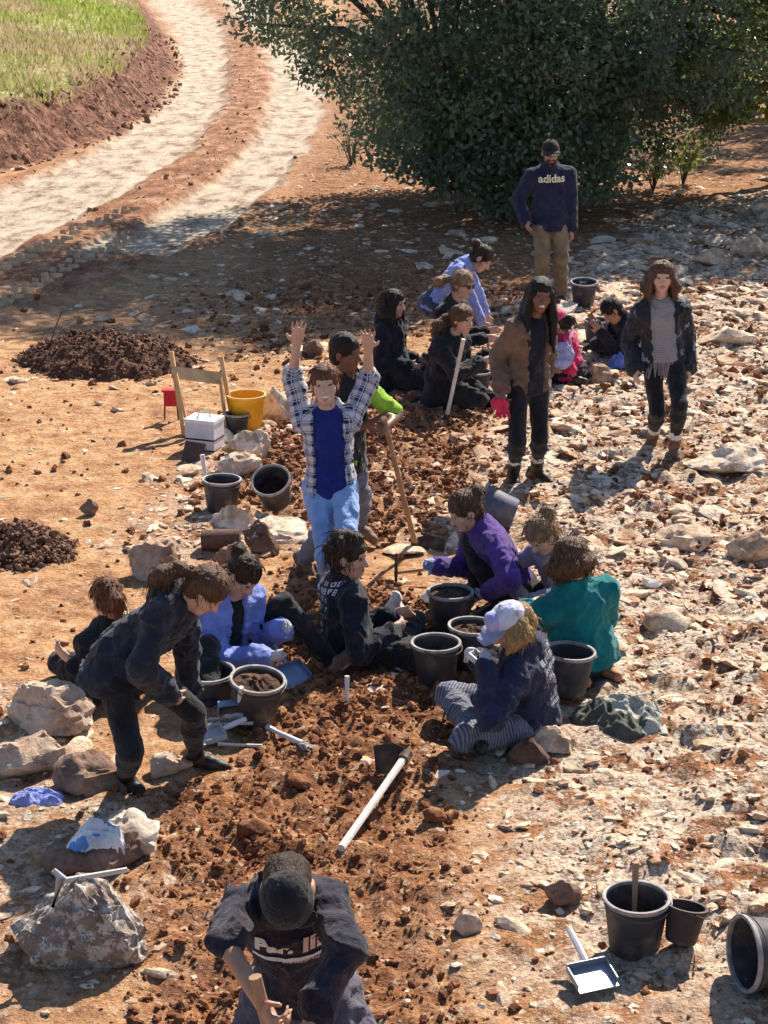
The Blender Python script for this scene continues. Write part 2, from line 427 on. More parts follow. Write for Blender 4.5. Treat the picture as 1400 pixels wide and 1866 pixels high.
g_grass = sstep(0.75, 1.25, bnk); g_cut = sstep(-0.15, 0.12, bnk) * (1 - 0 * g_grass)
one = np.ones(len(gz))
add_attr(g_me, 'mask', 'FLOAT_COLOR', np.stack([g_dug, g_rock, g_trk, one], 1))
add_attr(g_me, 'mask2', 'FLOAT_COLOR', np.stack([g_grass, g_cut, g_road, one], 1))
tag(obj('ground', g_me), 'reddish stony soil of the dig with a pale dirt track', None, None, 'structure')
# ------------------------------------------------------------------ stones and clods
def ico(sub):
    import bmesh
    bm = bmesh.new(); bmesh.ops.create_icosphere(bm, subdivisions=sub, radius=1.0)
    V = np.array([v.co[:] for v in bm.verts]); F = np.array([[v.index for v in f.verts] for f in bm.faces]); bm.free()
    return V, F
ICO = {k: ico(k) for k in (1, 2, 3, 4, 5)}
def stone_shape(sub, seed, rough=0.3, planes=12, flatz=0.75):
    r = np.random.default_rng(seed); V, F = ICO[sub]; V = V.copy()
    for _ in range(planes):
        n = r.normal(size=3); n /= np.linalg.norm(n); d = r.uniform(0.42, 0.85)
        e = np.clip(V @ n - d, 0, None); V -= e[:, None] * n * 0.9
    q = r.uniform(0, 50, 3)
    V *= (1 + rough * (fbm(V[:, 0] * 1.3 + q[0], V[:, 1] * 1.3 + q[1], V[:, 2] * 1.3 + q[2], seed=seed, o=4 if sub > 2 else 2) - 0.5) * 2)[:, None]
    V *= r.uniform([0.85, 0.55, 0.5], [1.35, 1.0, 0.85]); V[:, 2] *= flatz / 0.7
    return V, F
def rock_mat(name, cols, stain=0.7, sc=7.0, lichen=False):
    m, nt, b = new_mat(name); co = objco(nt); L = nt.links
    ge = nd(nt, 'ShaderNodeNewGeometry')
    tn = nd(nt, 'ShaderNodeAttribute'); tn.attribute_name = 'tint'
    oi = nd(nt, 'ShaderNodeObjectInfo')
    t = mth(nt, 'ADD', tn.outputs['Fac'], mth(nt, 'MULTIPLY', oi.outputs['Random'], 0.5))
    n = noise(nt, sc, 6, 0.65, ge.outputs['Position']); n2 = noise(nt, sc * 5, 5, 0.7, ge.outputs['Position'])
    f = mth(nt, 'ADD', mth(nt, 'MULTIPLY', n.outputs[0], 0.5), mth(nt, 'MULTIPLY', n2.outputs[0], 0.3))
    f = mth(nt, 'ADD', f, mth(nt, 'MULTIPLY', mth(nt, 'SUBTRACT', t, 0.25), 0.35))
    c = ramp(nt, f, [(0.26, cols[0]), (0.40, cols[1]), (0.56, cols[2])])
    if stain:
        n3 = noise(nt, sc * 1.3, 6, 0.7, ge.outputs['Position'])
        s = ramp(nt, n3.outputs[0], [(0.50, (0, 0, 0)), (0.60, (stain, stain, stain))])
        c = mixc(nt, s, c, (0.30, 0.145, 0.075))
    if lichen:
        n4 = noise(nt, 15, 8, 0.8, ge.outputs['Position'])
        s = ramp(nt, n4.outputs[0], [(0.50, (0, 0, 0)), (0.54, (0.9, 0.9, 0.9))]); c = mixc(nt, s, c, (0.50, 0.46, 0.41))
        n5 = noise(nt, 14, 6, 0.75, ge.outputs['Position'])
        s = ramp(nt, n5.outputs[0], [(0.58, (0, 0, 0)), (0.62, (0.8, 0.8, 0.8))]); c = mixc(nt, s, c, (0.06, 0.045, 0.035))
    L.new(c, b.inputs['Base Color']); b.inputs['Roughness'].default_value = 0.92; b.inputs['Specular IOR Level'].default_value = 0.2
    nb = bump(nt, None, n2.outputs[0], 0.8, 0.015)
    bump(nt, b, noise(nt, sc * 16, 4, 0.7, ge.outputs['Position']).outputs[0], 0.5, 0.006, nb)
    return m
M_LIME = rock_mat('limestone', [(0.36, 0.20, 0.115), (0.66, 0.49, 0.345), (0.85, 0.75, 0.61)], 0.6)
M_CLOD = rock_mat('soil_clod', [(0.085, 0.030, 0.016), (0.23, 0.09, 0.04), (0.46, 0.235, 0.115)], 0.0, 9)
M_DARK = rock_mat('dark_soil', [(0.026, 0.014, 0.011), (0.07, 0.034, 0.023), (0.16, 0.085, 0.055)], 0.0, 9)
M_HEAP = rock_mat('heap_soil', [(0.04, 0.018, 0.013), (0.12, 0.055, 0.034), (0.27, 0.15, 0.095)], 0.0, 9)
M_CUT = rock_mat('bank_clod', [(0.05, 0.02, 0.014), (0.17, 0.075, 0.045), (0.38, 0.22, 0.14)], 0.0, 5)
M_BOULD = rock_mat('boulder_stone', [(0.30, 0.19, 0.13), (0.52, 0.40, 0.30), (0.74, 0.65, 0.54)], 0.45, 4.0)
M_BROWN = rock_mat('brown_stone', [(0.07, 0.040, 0.030), (0.16, 0.095, 0.07), (0.33, 0.23, 0.17)], 0.3, 5.0)
M_GREYB = rock_mat('lichen_stone', [(0.13, 0.095, 0.08), (0.27, 0.215, 0.18), (0.44, 0.38, 0.33)], 0.12, 4.0, True)
def rotz(a): c, s = math.cos(a), math.sin(a); return np.array([[c, -s, 0], [s, c, 0], [0, 0, 1]])
def rand_rot(r, tilt=0.35):
    ax, ay = r.normal(0, tilt, 2)
    Rx = np.array([[1, 0, 0], [0, math.cos(ax), -math.sin(ax)], [0, math.sin(ax), math.cos(ax)]])
    Ry = np.array([[math.cos(ay), 0, math.sin(ay)], [0, 1, 0], [-math.sin(ay), 0, math.cos(ay)]])
    return rotz(r.uniform(0, 6.283)) @ Rx @ Ry
SH = {1: [stone_shape(1, 100 + i) for i in range(14)], 2: [stone_shape(2, 200 + i) for i in range(14)]}
def scatter_joined(name, pos, rad, sub, mat, seed, tilt=0.4, sink=0.25, tint=None, flat=1.0):
    r = np.random.default_rng(seed); Vs, Fs, T = [], [], []; n = 0
    for i in range(len(pos)):
        s = sub[i] if hasattr(sub, '__len__') else sub
        V, F = SH[s][r.integers(14)]
        P = (V * [1, 1, flat]) @ rand_rot(r, tilt).T * rad[i] + pos[i] + [0, 0, rad[i] * (0.45 - sink) * flat]
        Vs.append(P); Fs.append(F + n); n += len(P)
        T.append(np.full(len(P), r.uniform(0, 0.5) if tint is None else tint[i]))
    me = np_mesh(name, np.concatenate(Vs), np.concatenate(Fs), [mat], smooth=False)
    add_attr(me, 'tint', 'FLOAT', np.concatenate(T))
    return me
def scatter_gn(name, pos, rad, mat, seed, flat=.7, tilt=.5, lift=.1, wide=1.35):
    """tens of thousands of small pieces: points carrying size and turn, five rough stone shapes set on them"""
    r = np.random.default_rng(seed); n = len(pos)
    me = bpy.data.meshes.new(name); me.vertices.add(n)
    me.vertices.foreach_set('co', (pos + np.stack([0 * rad, 0 * rad, rad * lift], 1)).astype(np.float32).ravel())
    add_attr(me, 'turn', 'FLOAT_VECTOR', np.stack([r.normal(0, tilt, n), r.normal(0, tilt, n), r.uniform(0, 6.283, n)], 1))
    add_attr(me, 'size', 'FLOAT_VECTOR', np.stack([rad * r.uniform(1, wide, n), rad * r.uniform(.7, 1.05, n), rad * r.uniform(.6, 1.0, n) * flat], 1))
    nt = bpy.data.node_groups.new(name, 'GeometryNodeTree'); nt.interface.new_socket('Geometry', in_out='INPUT', socket_type='NodeSocketGeometry'); nt.interface.new_socket('Geometry', in_out='OUTPUT', socket_type='NodeSocketGeometry')
    L = nt.links; gi = nt.nodes.new('NodeGroupInput'); go = nt.nodes.new('NodeGroupOutput'); g2i = nt.nodes.new('GeometryNodeGeometryToInstance')
    for k in range(5):
        ic = nt.nodes.new('GeometryNodeMeshIcoSphere'); ic.inputs['Radius'].default_value = 1.0; ic.inputs['Subdivisions'].default_value = 2
        po = nt.nodes.new('GeometryNodeInputPosition'); ad = nt.nodes.new('ShaderNodeVectorMath'); ad.operation = 'ADD'; ad.inputs[1].default_value = (k * 7.3, k * 3.1, k * 5.7); L.new(po.outputs[0], ad.inputs[0])
        nz = nt.nodes.new('ShaderNodeTexNoise'); nz.inputs['Scale'].default_value = 1.15; nz.inputs['Detail'].default_value = 2.0; L.new(ad.outputs[0], nz.inputs['Vector'])
        sb = nt.nodes.new('ShaderNodeVectorMath'); sb.operation = 'SUBTRACT'; sb.inputs[1].default_value = (.5, .5, .5); L.new(nz.outputs['Color'], sb.inputs[0])
        ml = nt.nodes.new('ShaderNodeVectorMath'); ml.operation = 'SCALE'; ml.inputs['Scale'].default_value = 2.1; L.new(sb.outputs[0], ml.inputs[0])
        sp = nt.nodes.new('GeometryNodeSetPosition'); L.new(ic.outputs['Mesh'], sp.inputs['Geometry']); L.new(ml.outputs[0], sp.inputs['Offset'])
        sm = nt.nodes.new('GeometryNodeSetMaterial'); sm.inputs['Material'].default_value = mat; L.new(sp.outputs[0], sm.inputs['Geometry'])
        ss = nt.nodes.new('GeometryNodeSetShadeSmooth'); ss.inputs['Shade Smooth'].default_value = False; L.new(sm.outputs[0], ss.inputs['Geometry'])
        L.new(ss.outputs[0], g2i.inputs[0])
    mp = nt.nodes.new('GeometryNodeMeshToPoints'); L.new(gi.outputs[0], mp.inputs[0])
    ip = nt.nodes.new('GeometryNodeInstanceOnPoints'); ip.inputs['Pick Instance'].default_value = True
    L.new(mp.outputs[0], ip.inputs['Points']); L.new(g2i.outputs[0], ip.inputs['Instance'])
    for nm, sock in (('turn', 'Rotation'), ('size', 'Scale')):
        a = nt.nodes.new('GeometryNodeInputNamedAttribute'); a.data_type = 'FLOAT_VECTOR'; a.inputs['Name'].default_value = nm; L.new(a.outputs[0], ip.inputs[sock])
    ri = nt.nodes.new('FunctionNodeRandomValue'); ri.data_type = 'INT'
    ri.inputs[4].default_value = 0; ri.inputs[5].default_value = 4; L.new(ri.outputs[2], ip.inputs['Instance Index'])
    L.new(ip.outputs[0], go.inputs[0])
    me.materials.append(mat); o = obj(name, me); md = o.modifiers.new('scatter', 'NODES'); md.node_group = nt
    return o
def sample_ground(n, y0, y1, seed, spread=0.215):
    r = np.random.default_rng(seed)
    y = np.sqrt(r.uniform(y0 ** 2, y1 ** 2, n)); x = r.uniform(-1, 1, n) * (spread * y + 0.35)
    return x, y, r
# places kept free of stones: under feet, seats and buckets
EXC = [(985, 541), (1021, 545), (790, 664), (715, 706), (730, 706), (828, 700), (833, 738), (850, 735), (936, 878), (978, 874), (930, 890), (975, 890), (1034, 700), (1050, 695), (1140, 650), (1190, 808), (1229, 826), (1190, 818), (1225, 838),
       (586, 1122), (628, 1134), (556, 1036), (652, 985), (232, 1438), (352, 1398), (260, 1445), (390, 1405), (398, 1222), (500, 1220), (600, 1226), (384, 1316), (170, 1262), (640, 1204), (720, 1190), (905, 1106), (870, 1090), (1012, 1124), (1060, 1238), (1090, 1255), (938, 1350), (870, 1340), (980, 1345),
       (405, 932), (505, 925), (820, 1146), (858, 1212), (794, 1243), (1032, 1262), (464, 1318), (938, 962), (1156, 1728), (1226, 1716), (1132, 1338), (1090, 1340), (1180, 1330), (1078, 1800), (690, 1440), (372, 822), (440, 786), (740, 1040), (1063, 556), (1088, 626), (868, 722)]
EXP = np.array([flat(*e)[:2] for e in EXC])
def clear(x, y): return ((x[:, None] - EXP[:, 0]) ** 2 + (y[:, None] - EXP[:, 1]) ** 2).min(1) > 0.19 ** 2
# limestone stones
x, y, r = sample_ground(90000, 6.0, 33.0, 11)
h, dug, rock, road, trk, bank = gh_full(x, y)
dens = rock * (0.35 + 0.65 * sstep(0.35, 0.6, fbm(x * 1.2, y * 1.2, seed=90))) + (0.03 + 0.05 * (y > 16)) * (1 - road)
keep = (r.uniform(0, 1, len(x)) < dens * np.clip(12 / y, 0.35, 1.0)) & (bank < 0) & clear(x, y)
x, y, h = x[keep], y[keep], h[keep]
u = r.uniform(0, 1, len(x)); rad = 0.0145 * (1 - u) ** (-0.5); rad = np.clip(rad, 0.014, 0.095) * np.clip(y / 12, 0.85, 1.5)
stone_pos = np.stack([x, y, h], 1)
order = np.argsort(-rad / y); big_i, small_i = order[:300], order[300:]
stone_me = [np_mesh('stone', V, F, [M_LIME], smooth=False) for V, F in SH[2]]
r = np.random.default_rng(5)
for i in big_i:
    o = obj('stone', stone_me[r.integers(14)])
    R = rand_rot(r, 0.22) @ np.diag([rad[i] * r.uniform(1.0, 1.35), rad[i] * r.uniform(.8, 1.1), rad[i] * r.uniform(0.25, 0.45)])
    M = Matrix([list(R[k]) + [stone_pos[i][k] + (0.02 * rad[i] if k == 2 else 0)] for k in range(3)] + [[0, 0, 0, 1]])
    o.matrix_world = M
    tag(o, 'small pale limestone lying half sunk in the red stony ground', 'stone', 'loose limestones in the stony ground')
sub = np.where(rad[small_i] / y[small_i] > 0.0028, 2, 1)
sub = np.where(rad[small_i] / y[small_i] > 0.0040, 2, 1)
tag(scatter_gn('small_stones', stone_pos[small_i], rad[small_i], M_LIME, 6, .42, .22, -.10), 'countless small pale stones strewn over the red soil', None, None, 'stuff')
# clods in the dug soil
x, y, r = sample_ground(90000, 5.6, 21.0, 12)
h, dug, rock, road, trk, bank = gh_full(x, y)
dens = dug * (0.45 + 0.55 * sstep(0.4, 0.6, fbm(x * 1.6, y * 1.6, seed=91))) + 0.09 * rock + 0.012
dens = dens * (0.12 + 0.88 * sstep(20.5, 14.5, y + 3 * (fbm(x, y, seed=95) - .5)))
keep = r.uniform(0, 1, len(x)) < dens
x, y, h = x[keep], y[keep], h[keep]
rad = np.clip(0.0072 * (1 - r.uniform(0, 1, len(x))) ** (-0.50), 0.0072, 0.030) * np.clip(y / 10, 0.8, 1.4)
sub = np.where(rad / y > 0.0036, 2, 1)
tag(scatter_gn('soil_clods', np.stack([x, y, h], 1), rad, M_CLOD, 8, .85, .6, .2), 'loose red brown clods of freshly dug soil', None, None, 'stuff')
# rubble along the cut of the bank and on the strip between the wheel tracks
r = np.random.default_rng(77); y = r.uniform(24, 62, 16000); x = -(0.02 + 0.24 * r.uniform(0, 1, 16000)) * y
h, dug, rock, road, trk, bank = gh_full(x, y)
k = ((bank > -0.25) & (bank < 1.15) & (r.uniform(0, 1, len(x)) < .3)) | ((road > .6) & (trk < .3) & (r.uniform(0, 1, len(x)) < .12))
x, y, h = x[k], y[k], h[k]; rad = np.where(bank[k] > -.25, 1, .5) * np.clip(.03 * (1 - r.uniform(0, 1, len(x))) ** -.45, .03, .11)
tag(obj('bank_rubble', scatter_joined('bank_rubble', np.stack([x, y, h], 1), rad, 1, M_CUT, 78, .6, .2)), 'loose red clods along the cut bank and the middle of the track', None, None, 'stuff')
# ------------------------------------------------------------------ tyre lug marks beside the track
def tyre_marks():
    V = []; F = []; n = 0
    for pts, wid in (([(-40, 520), (60, 470), (150, 428), (240, 392)], 0.28), ([(-20, 572), (80, 520), (170, 468), (250, 425)], 0.26)):
        P = [flat(*p)[:2] for p in pts]
        L = [0]
        for a, b in zip(P, P[1:]): L.append(L[-1] + np.linalg.norm(b - a))
        s = 0.0
        while s < L[-1]:
            c = np.array([np.interp(s, L, [p[k] for p in P]) for k in (0, 1)])
            c2 = np.array([np.interp(s + 0.02, L, [p[k] for p in P]) for k in (0, 1)])
            t = (c2 - c); t /= np.linalg.norm(t) + 1e-9; q = np.array([-t[1], t[0]])
            for sd in (-1, 1):
                a = c + q * sd * 0.02; b = c + q * sd * wid / 2 + t * 0.09
                for e0, e1, e2, e3 in ((a - t * .05, a + t * .05, b + t * .05, b - t * .05),):
                    bz = gh(*c) 
                    lo = [[*e, bz - 0.02] for e in (e0, e1, e2, e3)]; m0 = (np.array(e0) + e1) / 2; m1 = (np.array(e2) + e3) / 2
                    hi = [[*m0, bz + 0.05 + random.uniform(0, .012)], [*m1, bz + 0.035]]
                    V += lo + hi; F += [[n, n + 1, n + 4], [n + 2, n + 3, n + 5], [n + 1, n + 2, n + 5, n + 4], [n + 3, n, n + 4, n + 5]]; n += 6
            s += 0.30 + random.uniform(-.01, .01)
    me = np_mesh('tyre_marks', V, F, [M_TREAD], smooth=False)
    tag(obj('tyre_marks', me), 'ribbed tyre marks pressed into the soil beside the track', None, None, 'stuff')
M_TREAD = simple('tread_soil', (0.50, 0.34, 0.21), 0.95, 0.3, 14, bumps=0.5, bdist=0.01)
tyre_marks()
# ------------------------------------------------------------------ grass on the bank
def leaf_mat(name, c0, c1, c2, trans=0.3, rough=0.45):
    m, nt, b = new_mat(name)
    tn = nd(nt, 'ShaderNodeAttribute'); tn.attribute_name = 'tint'
    c = ramp(nt, tn.outputs['Fac'], [(0.0, c0), (0.5, c1), (1.0, c2)])
    nt.links.new(c, b.inputs['Base Color']); b.inputs['Roughness'].default_value = rough; b.inputs['Specular IOR Level'].default_value = 0.5
    if trans:
        tb = nd(nt, 'ShaderNodeBsdfTranslucent'); nt.links.new(c, tb.inputs[0])
        mx = nd(nt, 'ShaderNodeMixShader'); mx.inputs[0].default_value = trans
        out = nt.nodes['Material Output']
        nt.links.new(b.outputs[0], mx.inputs[1]); nt.links.new(tb.outputs[0], mx.inputs[2]); nt.links.new(mx.outputs[0], out.inputs[0])
    return m
def cards(pos, axis, side, length, width, tint):
    """pointed leaf faces: 4 verts each"""
    n = len(pos); a = axis * length[:, None]; s = side * width[:, None] * 0.5
    V = np.stack([pos, pos + a * 0.5 + s, pos + a, pos + a * 0.5 - s], 1).reshape(-1, 3)
    F = np.arange(4 * n).reshape(-1, 4)
    return V, F, np.repeat(tint, 4)
def unit(v): return v / (np.linalg.norm(v, axis=-1, keepdims=True) + 1e-9)
r = np.random.default_rng(31)
N = 60000
x = r.uniform(-22, -2.0, N); y = r.uniform(24, 95, N) 
x = -(0.06 * y + r.uniform(0, 1, N) * 0.19 * y)
bk = gh_full(x, y); hb, bd = bk[0], bk[5]
patch = fbm(x * 0.25, y * 0.18, seed=140); 
k = (bd > 0.75) & (r.uniform(0, 1, N) < 0.25 + 0.9 * sstep(0.4, 0.6, fbm(x * 0.6, y * 0.4, seed=141)))
x, y, hb, patch = x[k], y[k], hb[k], patch[k]; n = len(x)
ax = unit(np.stack([r.normal(0, .35, n), r.normal(0, .35, n), np.ones(n)], 1)); th = r.uniform(0, 6.28, n)
sd = np.stack([np.cos(th), np.sin(th), np.zeros(n)], 1)
V, F, T = cards(np.stack([x, y, hb - .02], 1), ax, sd, r.uniform(.10, .3, n), r.uniform(.025, .07, n), np.clip(patch * 4.6 - 1.95 + r.normal(0, .2, n), 0, 1))
me = np_mesh('bank_grass', V, F, [leaf_mat('bank_grass', (0.48, 0.37, 0.21), (0.43, 0.40, 0.16), (0.32, 0.39, 0.07), 0.35, 0.7)], smooth=False)
add_attr(me, 'tint', 'FLOAT', T)
tag(obj('bank_grass', me), 'green and straw coloured grass covering the bank above the track', None, None, 'stuff')
# ------------------------------------------------------------------ trees
M_LEAF = leaf_mat('evergreen_leaves', (0.11, 0.15, 0.115), (0.175, 0.225, 0.13), (0.36, 0.39, 0.14), 0.55, 0.24)
M_LEAF2 = leaf_mat('sunlit_leaves', (0.07, 0.11, 0.03), (0.16, 0.21, 0.05), (0.34, 0.36, 0.08), 0.5, 0.4)
M_BARK = simple('bark', (0.10, 0.075, 0.058), 0.95, 0.4, 9, bumps=0.9, bdist=0.03)
def crown_mesh(name, c, rad, nclump, per, leaf, mat, seed, zfloor=None, tint0=0.35, inner=0.3, extra=(), xmax=None):
    r = np.random.default_rng(seed)
    d = unit(r.normal(size=(nclump, 3)))
    rr = np.where(r.uniform(0, 1, nclump) < inner, r.uniform(0.35, 0.8, nclump), r.uniform(0.82, 1.03, nclump))
    lump = 1 + 0.22 * (fbm(d[:, 0] * 2.1 + 5, d[:, 1] * 2.1, d[:, 2] * 2.1 + seed, seed=seed, o=3) - 0.5) * 2
    C = np.asarray(c) + d * np.asarray(rad) * (rr * lump)[:, None]
    if zfloor is not None:
        zf = zfloor(C[:, 0], C[:, 1]); low = C[:, 2] < zf
        C[low, 2] = zf[low] + r.uniform(0, 0.5, low.sum())
    for (ex, ey, ez, ra, rb_, rc_, nn_) in extra:
        C = np.concatenate([C, np.array([ex, ey, ez]) + unit(r.normal(size=(nn_, 3))) * r.uniform(.3, 1, (nn_, 1)) * [ra, rb_, rc_]]); nclump += nn_
    if xmax is not None: C = C[C[:, 0] < xmax]; nclump = len(C)
    ct = r.normal(tint0, 0.16, nclump); cs = r.uniform(0.26, 0.55, nclump)
    P = np.repeat(C, per, 0); S = np.repeat(cs, per)
    off = unit(r.normal(size=P.shape)) * (r.uniform(0, 1, len(P)) ** 0.5 * S)[:, None]; off[:, 2] *= 0.7
    P = P + off
    if zfloor is not None:
        g = zfloor(P[:, 0], P[:, 1]) - 0.25 + 0.5 * (vnoise(P[:, 0] * 3, P[:, 1] * 3, seed=3) - 0.5); ok = P[:, 2] > g; P, off, S = P[ok], off[ok], S[ok]
        T = np.repeat(ct, per)[ok]
    else: T = np.repeat(ct, per)
    n = len(P)
    ax = unit(off / S[:, None] * 0.6 + r.normal(size=(n, 3)) * 0.6 + [0, 0, -0.15]); sd = unit(np.cross(ax, r.normal(size=(n, 3))))
    V, F, TT = cards(P, ax, sd, r.uniform(.6, 1.2, n) * leaf, r.uniform(.4, .62, n) * leaf, np.clip(T + r.normal(0, .13, n), 0, 1))
    me = np_mesh(name, V, F, [mat], smooth=False); add_attr(me, 'tint', 'FLOAT', TT)
    return me, C
def tree(base, c, rad, label, nclump, per, leaf, mat, seed, zfloor, stems, tint0=0.35, extra=(), xmax=None):
    root = empty('evergreen_tree', base)
    tag(root, label, 'tree', 'evergreen trees behind the dig')
    me, C = crown_mesh('crown', np.asarray(c), rad, nclump, per, leaf, mat, seed, zfloor, tint0, extra=extra, xmax=xmax)
    me.transform(Matrix.Translation(-Vector(base)))
    obj('crown', me, root)
    r = np.random.default_rng(seed + 1); base = np.asarray(base)
    tr = MB(); fork = []
    for k in range(stems):
        a = 6.28 * k / stems + r.uniform(-.5, .5); p0 = np.array([math.cos(a) * .16, math.sin(a) * .16, -.2]); p = [p0]; R = [r.uniform(.15, .24)]
        for j in range(5):
            p.append(p[-1] + np.array([math.cos(a) * .22 + r.normal(0, .1), math.sin(a) * .22 + r.normal(0, .1), .42])); R.append(R[-1] * .86)
        tr.tube(p, R, 9); fork.append((p[-1], R[-1]))
    t = tr.build('trunk', M_BARK, root)
    lb = MB()
    idx = r.choice(len(C), min(46, len(C)), replace=False)
    for i in idx:
        e = C[i] - base; f = min(fork, key=lambda q: np.linalg.norm(q[0] - e)); m = (f[0] * .5 + e * .5) + [0, 0, .25]
        lb.tube([f[0] - [0, 0, .1], m, e], [f[1] * .5, .045, .012], 5)
    lb.build('limbs', M_BARK, root)
    return root
def zf1(x, y):
    z = np.interp(x, [-2.4, -1.8, -0.9, 0.0, 1.0, 2.0, 3.6, 4.4, 5.2, 6.5], [2.6, 2.4, 1.6, 0.95, 0.45, 0.15, 0.10, 0.55, 1.1, 1.3])
    return z + 0.25 * (y - 26.0) * -0.05
tb = G(935, 392)
tree(tuple(tb), (1.75, 26.9, 4.5), (3.75, 3.2, 4.0), 'large dense evergreen tree filling the top of the picture behind the man in the cap', 500, 130, 0.105, M_LEAF, 51, zf1, 5, 0.33, [(2.4, 28.2, 1.5, 3.2, 1.4, 1.4, 260), (2.2, 25.2, 2.2, 3.3, 1.0, 1.3, 110), (1.6, 27.2, 6.3, 3.1, 2.8, 1.9, 330), (1.5, 24.9, 1.15, 1.9, .6, .9, 120)], 5.6)
tb2 = np.array([6.6, 29.0, gh(6.6, 29.0)])
tree(tuple(tb2), (6.3, 27.6, 3.4), (3.1, 2.2, 2.6), 'sunlit yellow green evergreen tree at the upper right edge behind the large tree', 380, 95, 0.12, M_LEAF2, 52, lambda x, y: np.full(np.shape(x), 1.25), 3, 0.5)
tb3 = np.array([9.8, 40.0, gh(9.8, 40.0)])
tree(tuple(tb3), (9.6, 39.5, 4.6), (3.9, 3.4, 4.2), 'dense evergreen tree in the far right corner behind the sunlit one', 220, 90, 0.15, M_LEAF, 53, lambda x, y: np.full(np.shape(x), 0.3), 3, 0.5)
# low shrubs under the tree
def shrub(px, py, hgt, wid, n, mat, leaf, label, seed, t0):
    b = G(px, py); r = np.random.default_rng(seed); root = empty('shrub', b)
    tag(root, label, 'shrub', 'low shrubs round the tree')
    st = MB(); P = []
    for k in range(9):
        a = r.uniform(0, 6.28); e = np.array([math.cos(a) * wid * r.uniform(.2, 1), math.sin(a) * wid * r.uniform(.2, 1), hgt * r.uniform(.6, 1)])
        st.tube([np.zeros(3) - [0, 0, .05], e * [.4, .4, .6], e], [.012, .008, .004], 4)
        for t in r.uniform(.35, 1.05, n // 9): P.append(e * t * [1, 1, 1] + r.normal(0, .05, 3))
    P = np.array(P); m = len(P); ax = unit(r.normal(size=(m, 3)) + [0, 0, .3]); sd = unit(np.cross(ax, r.normal(size=(m, 3))))
    V, F, T = cards(P, ax, sd, r.uniform(.6, 1.2, m) * leaf, r.uniform(.4, .6, m) * leaf, np.clip(r.normal(t0, .15, m), 0, 1))
    me = np_mesh('foliage', V, F, [mat], smooth=False); add_attr(me, 'tint', 'FLOAT', T)
    obj('foliage', me, root); st.build('stem', M_BARK, root)
shrub(1245, 335, 0.85, 0.35, 420, M_LEAF2, .085, 'yellow green sprig of shrub at the right foot of the large tree', 61, .75)
shrub(1190, 345, 0.7, 0.5, 520, M_LEAF, .085, 'dark leafy shrub behind the man in the cap, right of him', 62, .6)
shrub(1110, 350, 0.9, 0.55, 700, M_LEAF, .09, 'dark shrub close behind the man in the cap', 63, .4)
shrub(640, 300, 0.75, 0.35, 260, M_LEAF, .075, 'thin dark sapling standing in sunlit soil beside the track', 64, .3)
shrub(735, 290, 0.6, 0.4, 240, M_LEAF, .075, 'sparse low sprig left of the large tree in sunlit soil', 65, .45)
shrub(850, 335, 0.55, 0.5, 360, M_LEAF, .08, 'low dark sprig at the left foot of the large tree', 66, .3)
